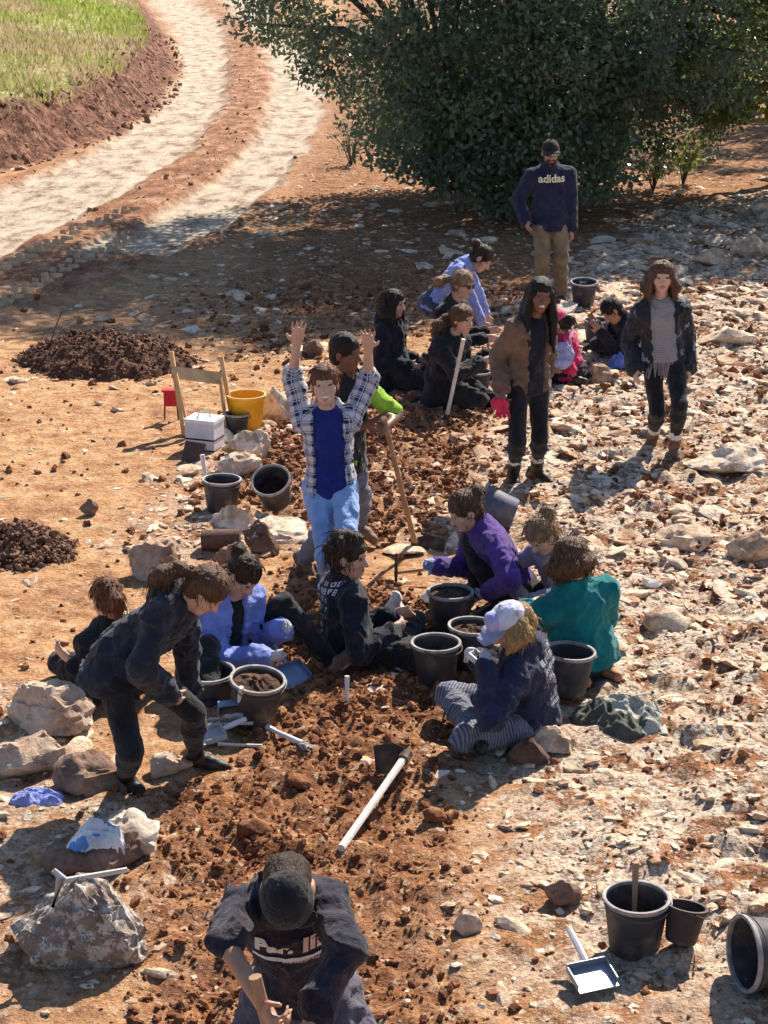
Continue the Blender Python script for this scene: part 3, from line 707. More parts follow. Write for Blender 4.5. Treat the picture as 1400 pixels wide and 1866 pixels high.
# ------------------------------------------------------------------ signed-distance modelling for bodies, clothes and hair
def vunit(v):
    v = np.asarray(v, float); return v / (np.linalg.norm(v) + 1e-9)
def axis_coords(lo, hi, h, fine):
    if not fine: return np.arange(lo, hi + h, h)
    a, b, hf = fine; out = []; x = lo
    while x < hi + h:
        out.append(x); x += hf if (a - hf < x < b) else h
    return np.array(out)
class SDF:
    def __init__(s, lo, hi, h=0.012, fine=None):
        """fine: (centre, radius, step) refined slab round the head"""
        s.ax = []
        for k in range(3):
            f = None if fine is None else (fine[0][k] - fine[1], fine[0][k] + fine[1], fine[2])
            s.ax.append(axis_coords(lo[k], hi[k], h, f))
        s.F = np.full([len(a) for a in s.ax], 0.25, np.float32); s.M = np.zeros(s.F.shape, np.uint8)
    def block(s, lo, hi):
        sl = []
        for k in range(3):
            i = max(np.searchsorted(s.ax[k], lo[k]) - 1, 0); j = min(np.searchsorted(s.ax[k], hi[k]) + 1, len(s.ax[k]))
            if j <= i: return None, None
            sl.append(slice(i, j))
        g = np.meshgrid(s.ax[0][sl[0]], s.ax[1][sl[1]], s.ax[2][sl[2]], indexing='ij')
        return tuple(sl), np.stack(g, -1)
    def put(s, sl, d, k, mat):
        f = s.F[sl]; d = d.astype(np.float32)
        s.M[sl] = np.where(d < f, mat, s.M[sl])
        h = np.clip(k - np.abs(f - d), 0, None) / max(k, 1e-5)
        s.F[sl] = np.minimum(f, d) - h * h * k * 0.25
    def cone(s, a, b, ra, rb, k=0.02, mat=0, flat=None):
        a = np.asarray(a, float); b = np.asarray(b, float); m = max(ra, rb) * 1.15 + k + 0.03
        if flat is not None: m /= min(1, 1)
        sl, P = s.block(np.minimum(a, b) - m, np.maximum(a, b) + m)
        if sl is None: return s
        pa = P - a; ba = b - a
        if flat is not None:
            v, q = flat; v = np.asarray(v)
            pa = pa + (pa @ v)[..., None] * v * (1 / q - 1); ba = ba + (ba @ v) * v * (1 / q - 1)
        t = np.clip((pa @ ba) / (ba @ ba + 1e-9), 0, 1)
        d = np.linalg.norm(pa - t[..., None] * ba, axis=-1) - (ra + (rb - ra) * t)
        if flat is not None: d *= 0.8
        s.put(sl, d, k, mat); return s
    def ell(s, c, R, rad, k=0.02, mat=0, sub=False):
        """R rows: local axes"""
        c = np.asarray(c, float); m = max(rad) + k + 0.03; sl, P = s.block(c - m, c + m)
        if sl is None: return s
        rad = np.asarray(rad, float); q = ((P - c) @ np.asarray(R).T) / rad
        k0 = np.linalg.norm(q, axis=-1) + 1e-6; k1 = np.linalg.norm(q / rad, axis=-1) + 1e-6
        d = k0 * (k0 - 1) / k1
        if sub: s.F[sl] = np.maximum(s.F[sl], (-d).astype(np.float32))
        else: s.put(sl, d, k, mat)
        return s
    def boxsub(s, c, R, half):
        c = np.asarray(c, float); m = float(np.linalg.norm(half)) + 0.03; sl, P = s.block(c - m, c + m)
        if sl is None: return s
        q = np.abs((P - c) @ np.asarray(R).T) - np.asarray(half); d = np.max(q, axis=-1)
        s.F[sl] = np.maximum(s.F[sl], (-d).astype(np.float32)); return s
    def planecut(s, p, n):
        """keep the side n points away from"""
        g = np.meshgrid(*s.ax, indexing='ij'); d = sum((g[k] - p[k]) * n[k] for k in range(3))
        s.F = np.maximum(s.F, d.astype(np.float32)); return s
    def mesh(s, smooth=1):
        F = s.F; X, Y, Z = s.ax; neg = F < 0
        c = np.zeros(tuple(n - 1 for n in F.shape), np.uint8)
        for i in (0, 1):
            for j in (0, 1):
                for k in (0, 1): c += neg[i:F.shape[0] - 1 + i, j:F.shape[1] - 1 + j, k:F.shape[2] - 1 + k]
        act = (c > 0) & (c < 8); I = np.argwhere(act); n = len(I)
        if n == 0: return np.zeros((0, 3)), np.zeros((0, 4), int), np.zeros(0, int)
        idx = np.full(c.shape, -1, np.int64); idx[tuple(I.T)] = np.arange(n)
        acc = np.zeros((n, 3)); cnt = np.zeros(n); best = np.full(n, 9.0); bm = np.zeros(n, int)
        cor = {}
        for o in [(i, j, k) for i in (0, 1) for j in (0, 1) for k in (0, 1)]:
            q = I + o; v = F[tuple(q.T)]; cor[o] = (v, np.stack([X[q[:, 0]], Y[q[:, 1]], Z[q[:, 2]]], 1))
            b = v < best; best = np.where(b, v, best); bm = np.where(b, s.M[tuple(q.T)], bm)
        for o in cor:
            for k in range(3):
                if o[k]: continue
                o2 = list(o); o2[k] = 1; o2 = tuple(o2); va, pa = cor[o]; vb, pb = cor[o2]
                e = (va < 0) != (vb < 0); t = va / (va - vb + 1e-12); t = np.where(e, t, 0)
                acc += np.where(e[:, None], pa + (pb - pa) * t[:, None], 0); cnt += e
        V = acc / cnt[:, None]
        Q = []
        for k in range(3):
            sh = list(F.shape); a = [slice(None)] * 3; b = [slice(None)] * 3; a[k] = slice(0, sh[k] - 1); b[k] = slice(1, sh[k])
            e = neg[tuple(a)] != neg[tuple(b)]
            u, w = (k + 1) % 3, (k + 2) % 3
            E = np.argwhere(e); E = E[(E[:, u] > 0) & (E[:, w] > 0) & (E[:, u] < sh[u] - 1) & (E[:, w] < sh[w] - 1)]
            if not len(E): continue
            def cell(du, dw):
                q = E.copy(); q[:, u] += du; q[:, w] += dw; return idx[tuple(q.T)]
            quad = np.stack([cell(-1, -1), cell(0, -1), cell(0, 0), cell(-1, 0)], 1)
            fl = ~neg[tuple(a)][tuple(E.T)]; quad[fl] = quad[fl][:, ::-1]
            Q.append(quad)
        Q = np.concatenate(Q); Q = Q[(Q >= 0).all(1)]
        for _ in range(smooth):
            S = np.zeros_like(V); N = np.zeros(n)
            for i in range(4):
                np.add.at(S, Q[:, i], V[Q[:, (i + 1) % 4]] + V[Q[:, (i + 3) % 4]]); np.add.at(N, Q[:, i], 2)
            V = V * 0.5 + 0.5 * S / np.maximum(N, 1)[:, None]
        return V, Q, bm[Q[:, 0]]
def quad_normals(V, Q):
    nrm = np.cross(V[Q[:, 2]] - V[Q[:, 0]], V[Q[:, 3]] - V[Q[:, 1]]); N = np.zeros_like(V)
    for i in range(4): np.add.at(N, Q[:, i], nrm)
    return unit(N)
def folds(V, Q, amp, freq, seed, stretch=None):
    """cloth creases: warped ridged noise pushed along the normals"""
    N = quad_normals(V, Q); q = V * freq + seed * 3.7
    w = fbm(q[:, 0] * .6, q[:, 1] * .6, q[:, 2] * .6, seed=seed, o=2) * 2.2
    a = np.abs(fbm(q[:, 0] + w, q[:, 1] - w, q[:, 2] * 1.1 + w, seed=seed + 5, o=2) - .5) * 2
    b = np.abs(fbm(q[:, 0] * 2.3 - w, q[:, 1] * 2.3 + w, q[:, 2] * 2.0, seed=seed + 9, o=2) - .5) * 2
    return V + N * ((0.45 - np.sqrt(a)) * amp * 1.7 + (0.4 - np.sqrt(b)) * amp * .7)[:, None]
def ik(a, t, l1, l2, pole):
    a = np.asarray(a, float); t = np.asarray(t, float); d = t - a; L = np.linalg.norm(d)
    if L > (l1 + l2) * 0.995: d = d / L * (l1 + l2) * 0.995; L = np.linalg.norm(d); t = a + d
    if L < abs(l1 - l2) + 0.03: L = abs(l1 - l2) + 0.03; d = vunit(d) * L; t = a + d
    x = (l1 * l1 - l2 * l2 + L * L) / (2 * L); h = math.sqrt(max(l1 * l1 - x * x, 0)); u = d / L
    p = np.asarray(pole, float); p = p - (p @ u) * u
    if np.linalg.norm(p) < 1e-4: p = np.cross(u, [0.3, 0.5, 0.8])
    return a + u * x + vunit(p) * h, t
M_EYE = simple('eye_dark', (0.075, 0.048, 0.038), 0.3, 0.3, 60, bumps=0)
M_TEETH = simple('teeth', (0.75, 0.72, 0.66), 0.35, 0.05, 40, bumps=0)
M_WHITEGLOVE = fabric('pale_glove', (0.55, 0.54, 0.55), fleck=.25, dust=.5)
M_BLUEGLOVE = fabric('blue_glove', (0.33, 0.38, 0.62), fleck=.2, dust=.35)
SKINS = {'fair': skin('fair_skin', (0.56, 0.34, 0.25)), 'pale': skin('pale_skin', (0.62, 0.40, 0.31)), 'tan': skin('tan_skin', (0.42, 0.23, 0.15)),
         'brown': skin('brown_skin', (0.16, 0.075, 0.045)), 'dark': skin('dark_skin', (0.20, 0.10, 0.062))}
LIPS = {k: skin(k + '_lips', tuple(c * f for c, f in zip(v, (1, .55, .55)))) for k, v in dict(fair=(.46, .34, .30), pale=(.52, .36, .32), tan=(.32, .20, .16), brown=(.16, .08, .06), dark=(.2, .1, .08)).items()}
HAIR = {'black': hairmat('black_hair', (0.014, 0.010, 0.009), (0.07, 0.045, 0.035)), 'brown': hairmat('brown_hair', (0.11, 0.052, 0.028), (0.36, 0.20, 0.11)),
        'dbrown': hairmat('dark_brown_hair', (0.045, 0.024, 0.015), (0.20, 0.105, 0.06)), 'lbrown': hairmat('light_brown_hair', (0.26, 0.15, 0.08), (0.62, 0.43, 0.26)),
        'blond': hairmat('honey_hair', (0.34, 0.20, 0.085), (0.72, 0.52, 0.28)), 'auburn': hairmat('auburn_hair', (0.14, 0.05, 0.025), (0.40, 0.18, 0.09))}
PEOPLE = {}
class Person:
    def __init__(s, label, anchor, H=1.68, build=1.0, skin_='fair', group=None, seed=1):
        s.g = G(*anchor); s.Y = s.g[1]; s.k = H / 1.70; s.b = build; s.skin = skin_; s.seed = seed
        s.root = empty('person', s.g); tag(s.root, label, 'person', group or 'people at the dig')
    def p(s, px, py, dy=0.0): return at(px, py, s.Y + dy)
    def gp(s, px, py):
        return G(px, py)
    def pose(s, pelvis, neck, chest, hips=None, look=(0, -1, 0), headoff=None, handR=None, handL=None, poleR=(0, 0, -1), poleL=(0, 0, -1),
             footR=None, footL=None, kneeR=(0, -1, .2), kneeL=(0, -1, .2), toeR=None, toeL=None, torso=0.52, curlR=0.5, curlL=0.5, headup=None, shw=0.150):
        k = s.k; s.pel = np.asarray(pelvis, float); s.neck = np.asarray(neck, float)
        d = s.neck - s.pel; L = np.linalg.norm(d); s.tl = L
        s.up = d / L; s.curl = (curlR, curlL)
        f = np.array([chest[0], chest[1], chest[2] if len(chest) > 2 else 0.0]); f = vunit(f - (f @ s.up) * s.up); s.f = f; s.r = np.cross(f, s.up)
        hf = np.array([*(hips or chest)[:2], 0.0]); hf = vunit(hf); hu = vunit(s.up * .5 + np.array([0, 0, .5])); hf = vunit(hf - (hf @ hu) * hu); s.hf = hf; s.hr = np.cross(hf, hu); s.hu = hu
        s.look = vunit(look)
        ho = np.asarray(headoff, float) if headoff is not None else s.up * .11 + np.array([0, 0, .055]) + s.look * .035
        s.hc = s.neck + ho * k
        hu2 = vunit(headup) if headup is not None else vunit(vunit(ho) * .6 + np.array([0, 0, .6]))
        s.hup = vunit(hu2 - (hu2 @ s.look) * s.look); s.hrt = np.cross(s.look, s.hup)
        s.sh = {'R': s.neck + s.r * shw * k * s.b - s.up * .075 * k, 'L': s.neck - s.r * shw * k * s.b - s.up * .075 * k}
        s.el = {}; s.wr = {}; s.hd = {}
        for q, h, po in (('R', handR, poleR), ('L', handL, poleL)):
            if h is None: h = s.sh[q] + np.array([0, 0, -.5]) * k + s.f * .06
            e, w = ik(s.sh[q], h, .285 * k, .255 * k, po); s.el[q], s.wr[q] = e, w
        s.hip = {'R': s.pel + s.hr * .092 * k, 'L': s.pel - s.hr * .092 * k}; s.kn = {}; s.an = {}; s.toe = {}
        for q, t, po, td in (('R', footR, kneeR, toeR), ('L', footL, kneeL, toeL)):
            t = np.asarray(t, float) + np.array([0, 0, .085 * k]); e, w = ik(s.hip[q], t, .43 * k, .405 * k, po); s.kn[q], s.an[q] = e, w
            s.toe[q] = vunit(np.asarray(td, float) if td is not None else s.hf * [1, 1, 0])
        return s
    def box(s, pts, m):
        P = np.array(pts); return P.min(0) - m, P.max(0) + m
    def finish(s, name, sdf, mats, smooth=1, fold=0.0, freq=9.0, gc=False, parent=None):
        V, Q, fm = sdf.mesh(smooth)
        if not len(V): return None
        if fold: V = folds(V, Q, fold, freq, s.seed + len(name))
        me = np_mesh(name, V - s.g, Q, mats, np.minimum(fm, len(mats) - 1))
        if gc:
            best = np.full(len(V), 9.0); A = np.zeros((len(V), 3))
            segs = [(s.pel - s.up * .2, s.neck, s.r, .15)] + [(s.sh[q], s.el[q], s.f, .055) for q in 'RL'] + [(s.el[q], s.wr[q], s.f, .045) for q in 'RL'] if gc == 'top' else \
                   [(s.hip[q], s.kn[q], s.hf, .08) for q in 'RL'] + [(s.kn[q], s.an[q], s.hf, .06) for q in 'RL']
            for a, b, ref, R in segs:
                ab = b - a; L = np.linalg.norm(ab); u = ab / L; t = (V - a) @ u; d = np.linalg.norm(V - a - np.clip(t, 0, L)[:, None] * u, axis=1) - R
                e1 = vunit(ref - (ref @ u) * u); e2 = np.cross(u, e1); ang = np.arctan2((V - a) @ e2, (V - a) @ e1)
                m = d < best; best[m] = d[m]; A[m] = np.stack([ang * R, t, 0 * t], 1)[m]
            add_attr(me, 'gc', 'FLOAT_VECTOR', A)
        return obj(name, me, parent or s.root)
    # ---- the body itself: one continuous skin
    def body(s, gloves=None, smile=0.0, beard=False, glasses=False, eyes=True, brow=None, extra=None, mouth=True):
        k = s.k; b = s.b
        pts = [s.pel, s.neck, s.hc, s.hc + s.hup * .16] + list(s.el.values()) + list(s.wr.values()) + [s.wr[q] + vunit(s.wr[q] - s.el[q]) * .22 for q in 'RL'] + list(s.hip.values())
        lo, hi = s.box(pts, .16)
        S = SDF(lo, hi, s.res, (s.hc, .135 * k, 0.0064))
        # trunk and legs
        S.cone(s.pel, s.pel + s.up * s.tl * .45, .115 * k, .105 * k * b, .05, 0, (s.f, .75)); S.cone(s.pel + s.up * s.tl * .45, s.neck - s.up * .1, .105 * k * b, .135 * k * b, .05, 0, (s.f, .72))
        for q in 'RL':
            S.cone(s.hip[q], s.hip[q] * .75 + s.kn[q] * .25, .072 * k * b, .066 * k, .03)
            S.cone(s.sh[q], s.el[q], .045 * k * b, .036 * k, .03); S.cone(s.el[q], s.wr[q], .036 * k, .025 * k, .015)
            s.hand(S, q, 2 if gloves and q in gloves else 0)
        S.cone(s.neck - s.up * .05, s.hc - s.hup * .03 * k - s.look * .02, .058 * k, .05 * k, .03)
        # head
        A = np.stack([s.hrt, s.look, s.hup]); h = lambda x, y, z: s.hc + (s.hrt * x + s.look * y + s.hup * z) * k
        R3 = lambda a, b_, c: (a * k, b_ * k, c * k)
        S.ell(h(0, -.012, .035), A, R3(.076, .094, .088), .02)
        S.ell(h(0, .022, -.035), A, R3(.060, .066, .080), .03)
        S.ell(h(0, .055, -.092), A, R3(.026, .024, .022), .03)
        for q in (-1, 1):
            S.ell(h(.040 * q, .052, -.022), A, R3(.026, .022, .026), .02)
            S.ell(h(.079 * q, -.008, -.005), A, R3(.010, .022, .034), .006)
            S.ell(h(.032 * q, .088, .012), A, R3(.018, .016, .011), .004, sub=True)
        S.cone(h(0, .080, .012), h(0, .104, -.028), .009 * k, .015 * k, .012)
        for q in (-1, 1): S.ell(h(.013 * q, .094, -.031), A, R3(.009, .011, .008), .006)
        S.cone(h(-.036, .074, .034), h(.036, .074, .034), .012 * k, .012 * k, .016)
        # mouth, eyes, brows as coloured relief
        if mouth:
            w = .024 + .009 * smile
            for q in (-1, 1):
                e = h(w * q, .074 - .008 * smile, -.060 + .009 * smile)
                S.cone(e, h(0, .087, -.066 - .008 * smile), .0045 * k, .0075 * k, .003, 1); S.cone(e, h(0, .089 - (.004 if smile > .5 else 0), -.056 + (.004 if smile > .5 else 0)), .004 * k, (.0055 if smile < .5 else .004) * k, .003, 1)
            if smile > .5: (S.cone(h(-.017, .082, -.060), h(0, .0895, -.061), .0050 * k, .0062 * k, .001, 4), S.cone(h(0, .0895, -.061), h(.017, .082, -.060), .0062 * k, .0050 * k, .001, 4))
        if eyes:
            for q in (-1, 1):
                S.ell(h(.032 * q, .077, .010), A, R3(.0125, .0095, .0052), .002, 3); S.cone(h(.018 * q, .084, .032), h(.046 * q, .075, .033), .0036 * k, .003 * k, .002, 5)
        if beard:
            S.ell(h(0, .040, -.072), A, R3(.056, .060, .05), .01, 5); S.ell(h(0, .070, -.048), A, R3(.03, .028, .012), .004, 5)
            S.cone(h(-.02, .097, -.064), h(.02, .097, -.064), .006 * k, .006 * k, .002, 1)
        mats = [SKINS[s.skin], LIPS[s.skin], gloves_mat(s), M_EYE, M_TEETH, brow or HAIR['dbrown']]
        s.body_o = s.finish('body', S, mats, 1)
        if glasses:
            mb = MB(); g = s.g
            for q in (-1, 1):
                mb.tube([h(.033 * q + .024 * math.cos(t), .098 - .006 * abs(math.cos(t)), .012 + .019 * math.sin(t)) - g for t in np.linspace(0, 6.283, 13)], .003, 5, False)
                mb.add([h(.033 * q + .022 * math.cos(t), .096, .012 + .018 * math.sin(t)) - g for t in np.linspace(0, 6.283, 13)[:-1]], [list(range(12))])
                mb.tube([h(.057 * q, .092, .016) - g, h(.08 * q, .0, .012) - g], .003, 5)
            mb.tube([h(-.010, .101, .016) - g, h(.010, .101, .016) - g], .003, 5)
            mb.build('sunglasses', simple('dark_lens', (.012, .012, .014), .12, .1, bumps=0, spec=.6), s.root)
        return s
    gl = 'white'; res = .0145
    def hand(s, S, q, mat):
        k = s.k; d = vunit(s.hd.get(q, s.wr[q] - s.el[q])); inw = s.hd.get(q + 'n')
        n = np.asarray(inw, float) if inw is not None else (s.r if q == 'L' else -s.r) + s.f * -.15       # palm faces the body
        n = vunit(n - (n @ d) * d); sd = np.cross(d, n); th = sd if (sd @ s.f) > 0 else -sd                     # thumb points forward
        c = s.curl[0 if q == 'R' else 1]; w = s.wr[q]
        S.cone(w, w + d * .05 * k, .026 * k, .036 * k, .02, mat, (n, .6)); S.cone(w + d * .045 * k, w + d * .085 * k, .037 * k, .036 * k, .015, mat, (n, .55))
        for i, (o, L) in enumerate(((.031, .074), (.0105, .084), (-.0105, .078), (-.030, .062))):
            a = w + (d * .088 + th * o) * k; spread = th * (o * (1.6 if c < .2 else .4))
            d1 = vunit(d * math.cos(c * .9) + n * math.sin(c * .9) + spread * 4); d2 = vunit(d * math.cos(c * 2.0) + n * math.sin(c * 2.0) + spread * 3)
            m = a + d1 * L * .5 * k; e = m + d2 * L * .5 * k
            S.cone(a, m, .0092 * k, .0084 * k, .003, mat); S.cone(m, e, .0084 * k, .0070 * k, .003, mat)
        a = w + (d * .025 + th * .024) * k; m = a + vunit(d * .7 + th * .8 + n * .25) * .042 * k; e = m + vunit(d * .9 + th * (.5 - c * .6) + n * c) * .034 * k
        S.cone(a, m, .0135 * k, .011 * k, .008, mat); S.cone(m, e, .011 * k, .009 * k, .004, mat)
    # ---- clothes
    def top(s, name, mat, sleeve=1.0, thick=.016, hem=.10, hood=False, open_=0.0, fold=.012, gc=False, loose=1.0, collar=False, cuffmat=None, fold_f=9.0, rolled=False, hood_up=False, hemw=1.0, cut=None):
        k = s.k; b = s.b * loose; t = thick
        E = [s.pel, s.neck, s.neck + s.up * .1, s.pel - s.up * hem * 1.5] + list(s.sh.values()) + list(s.el.values()) + list(s.wr.values())
        lo, hi = s.box(E, .24); S = SDF(lo, hi, 0.011)
        low = s.pel - s.hu * hem * k
        for q in (-1, 1): S.cone(low + s.hr * .05 * q * k, s.pel + s.up * .14 * s.tl + s.hr * .03 * q * k, (.114 * hemw + t) * k * b, (.100 * hemw + t) * k * b, .05, 0, (s.hf, .90))
        S.planecut(low + s.hu * .01, -s.hu) if hem < .2 else None
        S.cone(s.pel + s.up * .12 * s.tl, s.pel + s.up * .55 * s.tl, (.118 + t) * k * b, (.120 + t) * k * b, .05, 0, (s.f, .78))
        S.cone(s.pel + s.up * .55 * s.tl, s.neck - s.up * .13 * k, (.122 + t) * k * b, (.138 + t) * k * b, .05, 0, (s.f, .74))
        S.cone(s.sh['R'], s.sh['L'], (.046 + t) * k, (.046 + t) * k, .05, 0)
        for q in 'RL': S.cone(s.neck - s.up * .03 * k, s.sh[q], (.046 + t) * k, (.040 + t) * k, .05, 0)
        S.cone(s.neck - s.up * .05, s.neck + s.up * .015, (.078 + t) * k, (.058 + t) * k, .03, 0)
        for q in 'RL':
            sl = sleeve[q] if isinstance(sleeve, dict) else sleeve
            S.cone(s.sh[q], s.el[q] if sl >= .5 else s.sh[q] + (s.el[q] - s.sh[q]) * sl * 2, (.050 + t) * k * b, (.046 + t) * k * (1 if sl >= .5 else 1.1), .020)
            if sl > .5:
                e = s.el[q] + (s.wr[q] - s.el[q]) * (sl - .5) * 2 * .98; S.cone(s.el[q], e, (.046 + t) * k, (.036 + t) * k, .012)
                S.cone(e - vunit(e - s.el[q]) * .03, e, (.036 + t) * k, (.037 + t) * k, .01, 1 if cuffmat else 0)
            elif rolled:
                e = s.sh[q] + (s.el[q] - s.sh[q]) * sl * 2; S.cone(e - vunit(s.el[q] - s.sh[q]) * .03, e, (.05 + t) * k, (.05 + t) * k, .006, 1 if cuffmat else 0)
        if hood:
            c = s.neck - s.f * .06 * k + s.up * .005
            S.ell(c - s.f * .03, np.stack([s.r, s.f, s.up]), (.105 * k, .06 * k, .075 * k), .03)
            S.ell(c - s.up * .06 - s.f * .045, np.stack([s.r, s.f, s.up]), (.085 * k, .045 * k, .09 * k), .03)
        if collar:
            for a in np.linspace(0, 6.283, 13)[:-1]:
                d = s.r * math.cos(a) + s.f * math.sin(a) * .9
                if (d @ s.f) < .75: S.cone(s.neck + d * .062 * k, s.neck + d * .07 * k + s.up * .05 * k, .014, .011, .012)
        if hood_up:
            pass
        S.ell(s.neck + s.up * .06 * k + s.f * .03, np.stack([s.r, s.f, s.up]), (.056 * k, .062 * k, .06 * k), .01, sub=True)      # neck opening
        if open_ > 0:
            c = (s.pel - s.hu * hem + s.neck) * .5 + s.f * (.16 * k)
            u = s.up; S.boxsub(c, np.stack([s.r, s.f, u]), (open_ * .5, .13, s.tl))
        if cut is not None: S.planecut(*cut)
        mats = [mat] + ([cuffmat] if cuffmat else [])
        return s.finish(name, S, mats, 3 if open_ else 1, fold, fold_f, gc)
    def trousers(s, name, mat, thick=.012, legs=1.0, fold=.015, gc=False, flare=1.0, waist=.10):
        k = s.k; t = thick; E = [s.pel + s.hu * waist] + list(s.hip.values()) + list(s.kn.values()) + list(s.an.values()); lo, hi = s.box(E, .2); S = SDF(lo, hi, 0.013)
        S.cone(s.pel + s.hu * waist * k, s.pel - s.hu * .02, (.108 + t) * k * s.b, (.115 + t) * k * s.b, .04, 0, (s.hf, .82))
        S.ell(s.pel - s.hf * .045 * k - s.hu * .02, np.stack([s.hr, s.hf, s.hu]), (.15 * k, .10 * k, .105 * k), .05)
        for q in 'RL':
            e = s.kn[q] + (s.an[q] - s.kn[q]) * legs
            S.cone(s.hip[q], s.kn[q], (.080 + t) * k * s.b, (.054 + t) * k, .03); S.cone(s.kn[q], s.kn[q] + (e - s.kn[q]) * .35, (.054 + t) * k, (.056 + t) * k, .03); S.cone(s.kn[q] + (e - s.kn[q]) * .35, e, (.056 + t) * k, (.036 + t) * k * flare, .03)
        return s.finish(name, S, [mat], 1, fold, 10, gc)
    def shoes(s, mat, boot=.0, sole=None, sock=None, name='shoe'):
        k = s.k
        for q in 'RL':
            an, d = s.an[q], s.toe[q]; shin = vunit(s.kn[q] - an)
            if abs(d @ shin) > .8:                                                 # kneeling: foot stretched out behind the shin
                td = vunit(d); sh2 = np.array([0, 0, -1.0]); sh2 = vunit(sh2 - (sh2 @ td) * td); low = an - sh2 * .02 + td * .05
            else:
                perp = vunit(d - (d @ shin) * shin); td = vunit(perp * .9 + d * .35); sh2 = vunit(shin - (shin @ td) * td); low = an - shin * .058 * k
            pts = [an, low - td * .05, low + td * .2 * k, an + shin * (boot + .1)]
            lo, hi = s.box(pts, .1); S = SDF(lo, hi, .0115)
            S.cone(low - td * .045 * k, low + td * .09 * k, .040 * k, .042 * k, .02, 0); S.cone(low + td * .09 * k, low + td * .17 * k - sh2 * .004, .042 * k, .032 * k, .02, 0)
            S.cone(low, an + shin * (.03 + boot) * k, .045 * k, (.050 if boot else .042) * k, .025, 0)
            if sole:
                S.cone(low - sh2 * .036 * k - td * .05 * k, low - sh2 * .036 * k + td * .17 * k, .030 * k, .032 * k, .006, 1, (sh2, .45))
            if sock: S.cone(an + shin * (.03 + boot) * k, an + shin * (.075 + boot) * k, (.052 if boot else .046) * k, (.05 if boot else .045) * k, .004, 2)
            S.planecut(low - sh2 * .045 * k, -sh2)
            s.finish(name, S, [mat, sole or mat, sock or mat], 1, .004, 20)
    # ---- hair and hats
    def head_frame(s):
        k = s.k; A = np.stack([s.hrt, s.look, s.hup]); return k, A, (lambda x, y, z: s.hc + (s.hrt * x + s.look * y + s.hup * z) * k)
    def hair(s, style, mat, length=.3, puff=1.0, strands=280, tail_dir=None, front=True, under_cap=False):
        k, A, h = s.head_frame(); R3 = lambda a, b_, c: (a * k, b_ * k, c * k); r = np.random.default_rng(s.seed * 13 + 3)
        dn = vunit(np.array([0, 0, -1.0]) * .8 - s.hup * .2); back = -s.look
        E = [s.hc - .16, s.hc + .16]
        tails = []
        if style in ('long', 'halflong'):
            for q in (-1, 1):
                for dy, w in ((-.045, .034), (.0, .03), (.035, .026)):
                    a = h(.068 * q, dy, .02); m = a + dn * length * .45 + s.hrt * q * .03 * puff - s.look * .01; e = a + dn * length * r.uniform(.85, 1.05) + s.f * .03 + s.hrt * q * .025
                    tails.append(([a, m, e], [w, w * 1.1 * puff, w * .45]))
            a = h(0, -.085, .02); tails.append(([a, a + dn * length * .5 + back * .02, a + dn * length * .9], [.06, .06, .03]))
        if style == 'bob':
            for ang in np.linspace(-2.5, 2.5, 13):
                d = back * math.cos(ang) + s.hrt * math.sin(ang); a = h(0, -.012, .03) + d * .075 * k
                e = a + dn * length + d * .022 * puff; tails.append(([a, (a + e) / 2 + d * .022 * puff, e - d * .012], [.032, .034 * puff, .022]))
        if style in ('pony', 'bun', 'updo'):
            a = h(0, -.095, .045 if style != 'pony' else .02)
            if style == 'pony':
                td = vunit(tail_dir if tail_dir is not None else dn + back * .3); tails.append(([a, a + back * .045 + td * .06, a + td * length * .6 + back * .03, a + td * length], [.024, .038, .036 * puff, .012]))
        for t, w in tails: E += t
        lo, hi = s.box(E, .09); S = SDF(lo, hi, .0085)
        cp = .90 if under_cap else 1.0; S.ell(h(0, -.016, .04 - (.012 if under_cap else 0)), A, R3(.087 * puff ** .5 * cp, .105 * cp, .096 * cp), .02)
        S.ell(h(0, -.045, -.03), A, R3(.074, .064, .065), .03)
        if style == 'short': S.ell(h(0, -.05, -.05), A, R3(.07, .055, .05), .02)
        if style == 'bun' : S.ell(h(0, -.125, .075), A, R3(.048, .045, .045), .015)
        if style == 'updo':
            for _ in range(26):
                d = vunit(r.normal(size=3) + [0, -.5, .5]); S.ell(h(d[0] * .088, d[1] * .10 - .02, d[2] * .095 + .04), A, R3(.028, .028, .028), .012)
            for _ in range(10): S.ell(h(r.normal(0, .035), -.11 + r.normal(0, .02), .06 + r.normal(0, .035)), A, R3(.03, .03, .03), .012)
        for t, w in tails:
            for i in range(len(t) - 1): S.cone(t[i], t[i + 1], w[i] * k, w[i + 1] * k, .018)
        # clear the face
        S.ell(h(0, .085, -.045), A, R3(.062, .075, .088), .01, sub=True); S.ell(h(0, .12, -.02), A, R3(.075, .06, .07), .01, sub=True)
        for q in (-1, 1): S.ell(h(.078 * q, .03, -.05), A, R3(.03, .04, .05), .01, sub=True) if style not in ('long', 'bob', 'halflong') else None
        V, Q, fm = S.mesh(1); V = folds(V, Q, .005, 30, s.seed)
        # loose strands for a broken outline
        mb = MB(); N = quad_normals(V, Q); g = s.g
        if strands and len(V):
            for i in r.choice(len(V), min(strands, len(V)), replace=False):
                p, n = V[i], N[i]
                if ((p - s.hc) @ s.look) > .035 * k: continue
                tdir = vunit(dn - (dn @ n) * n + r.normal(0, .18, 3)); L = r.uniform(.025, .06) * (1.4 if style in ('updo', 'long') else 1)
                c = r.normal(0, .006, 3) * (2 if style == 'updo' else 1)
                mb.tube([p - n * .003, p + n * .004 + tdir * L * .5 + c, p + n * .002 + tdir * L + c * 1.3 - [0, 0, .01]], [.003, .0026, .001], 3, False)
            SV = np.concatenate(mb.V); SF = np.array(mb.F) + len(V); V = np.concatenate([V, SV]); Q = np.concatenate([Q, SF])
        me = np_mesh('hair', V - g, Q, [mat]); o = obj('hair', me, s.root)
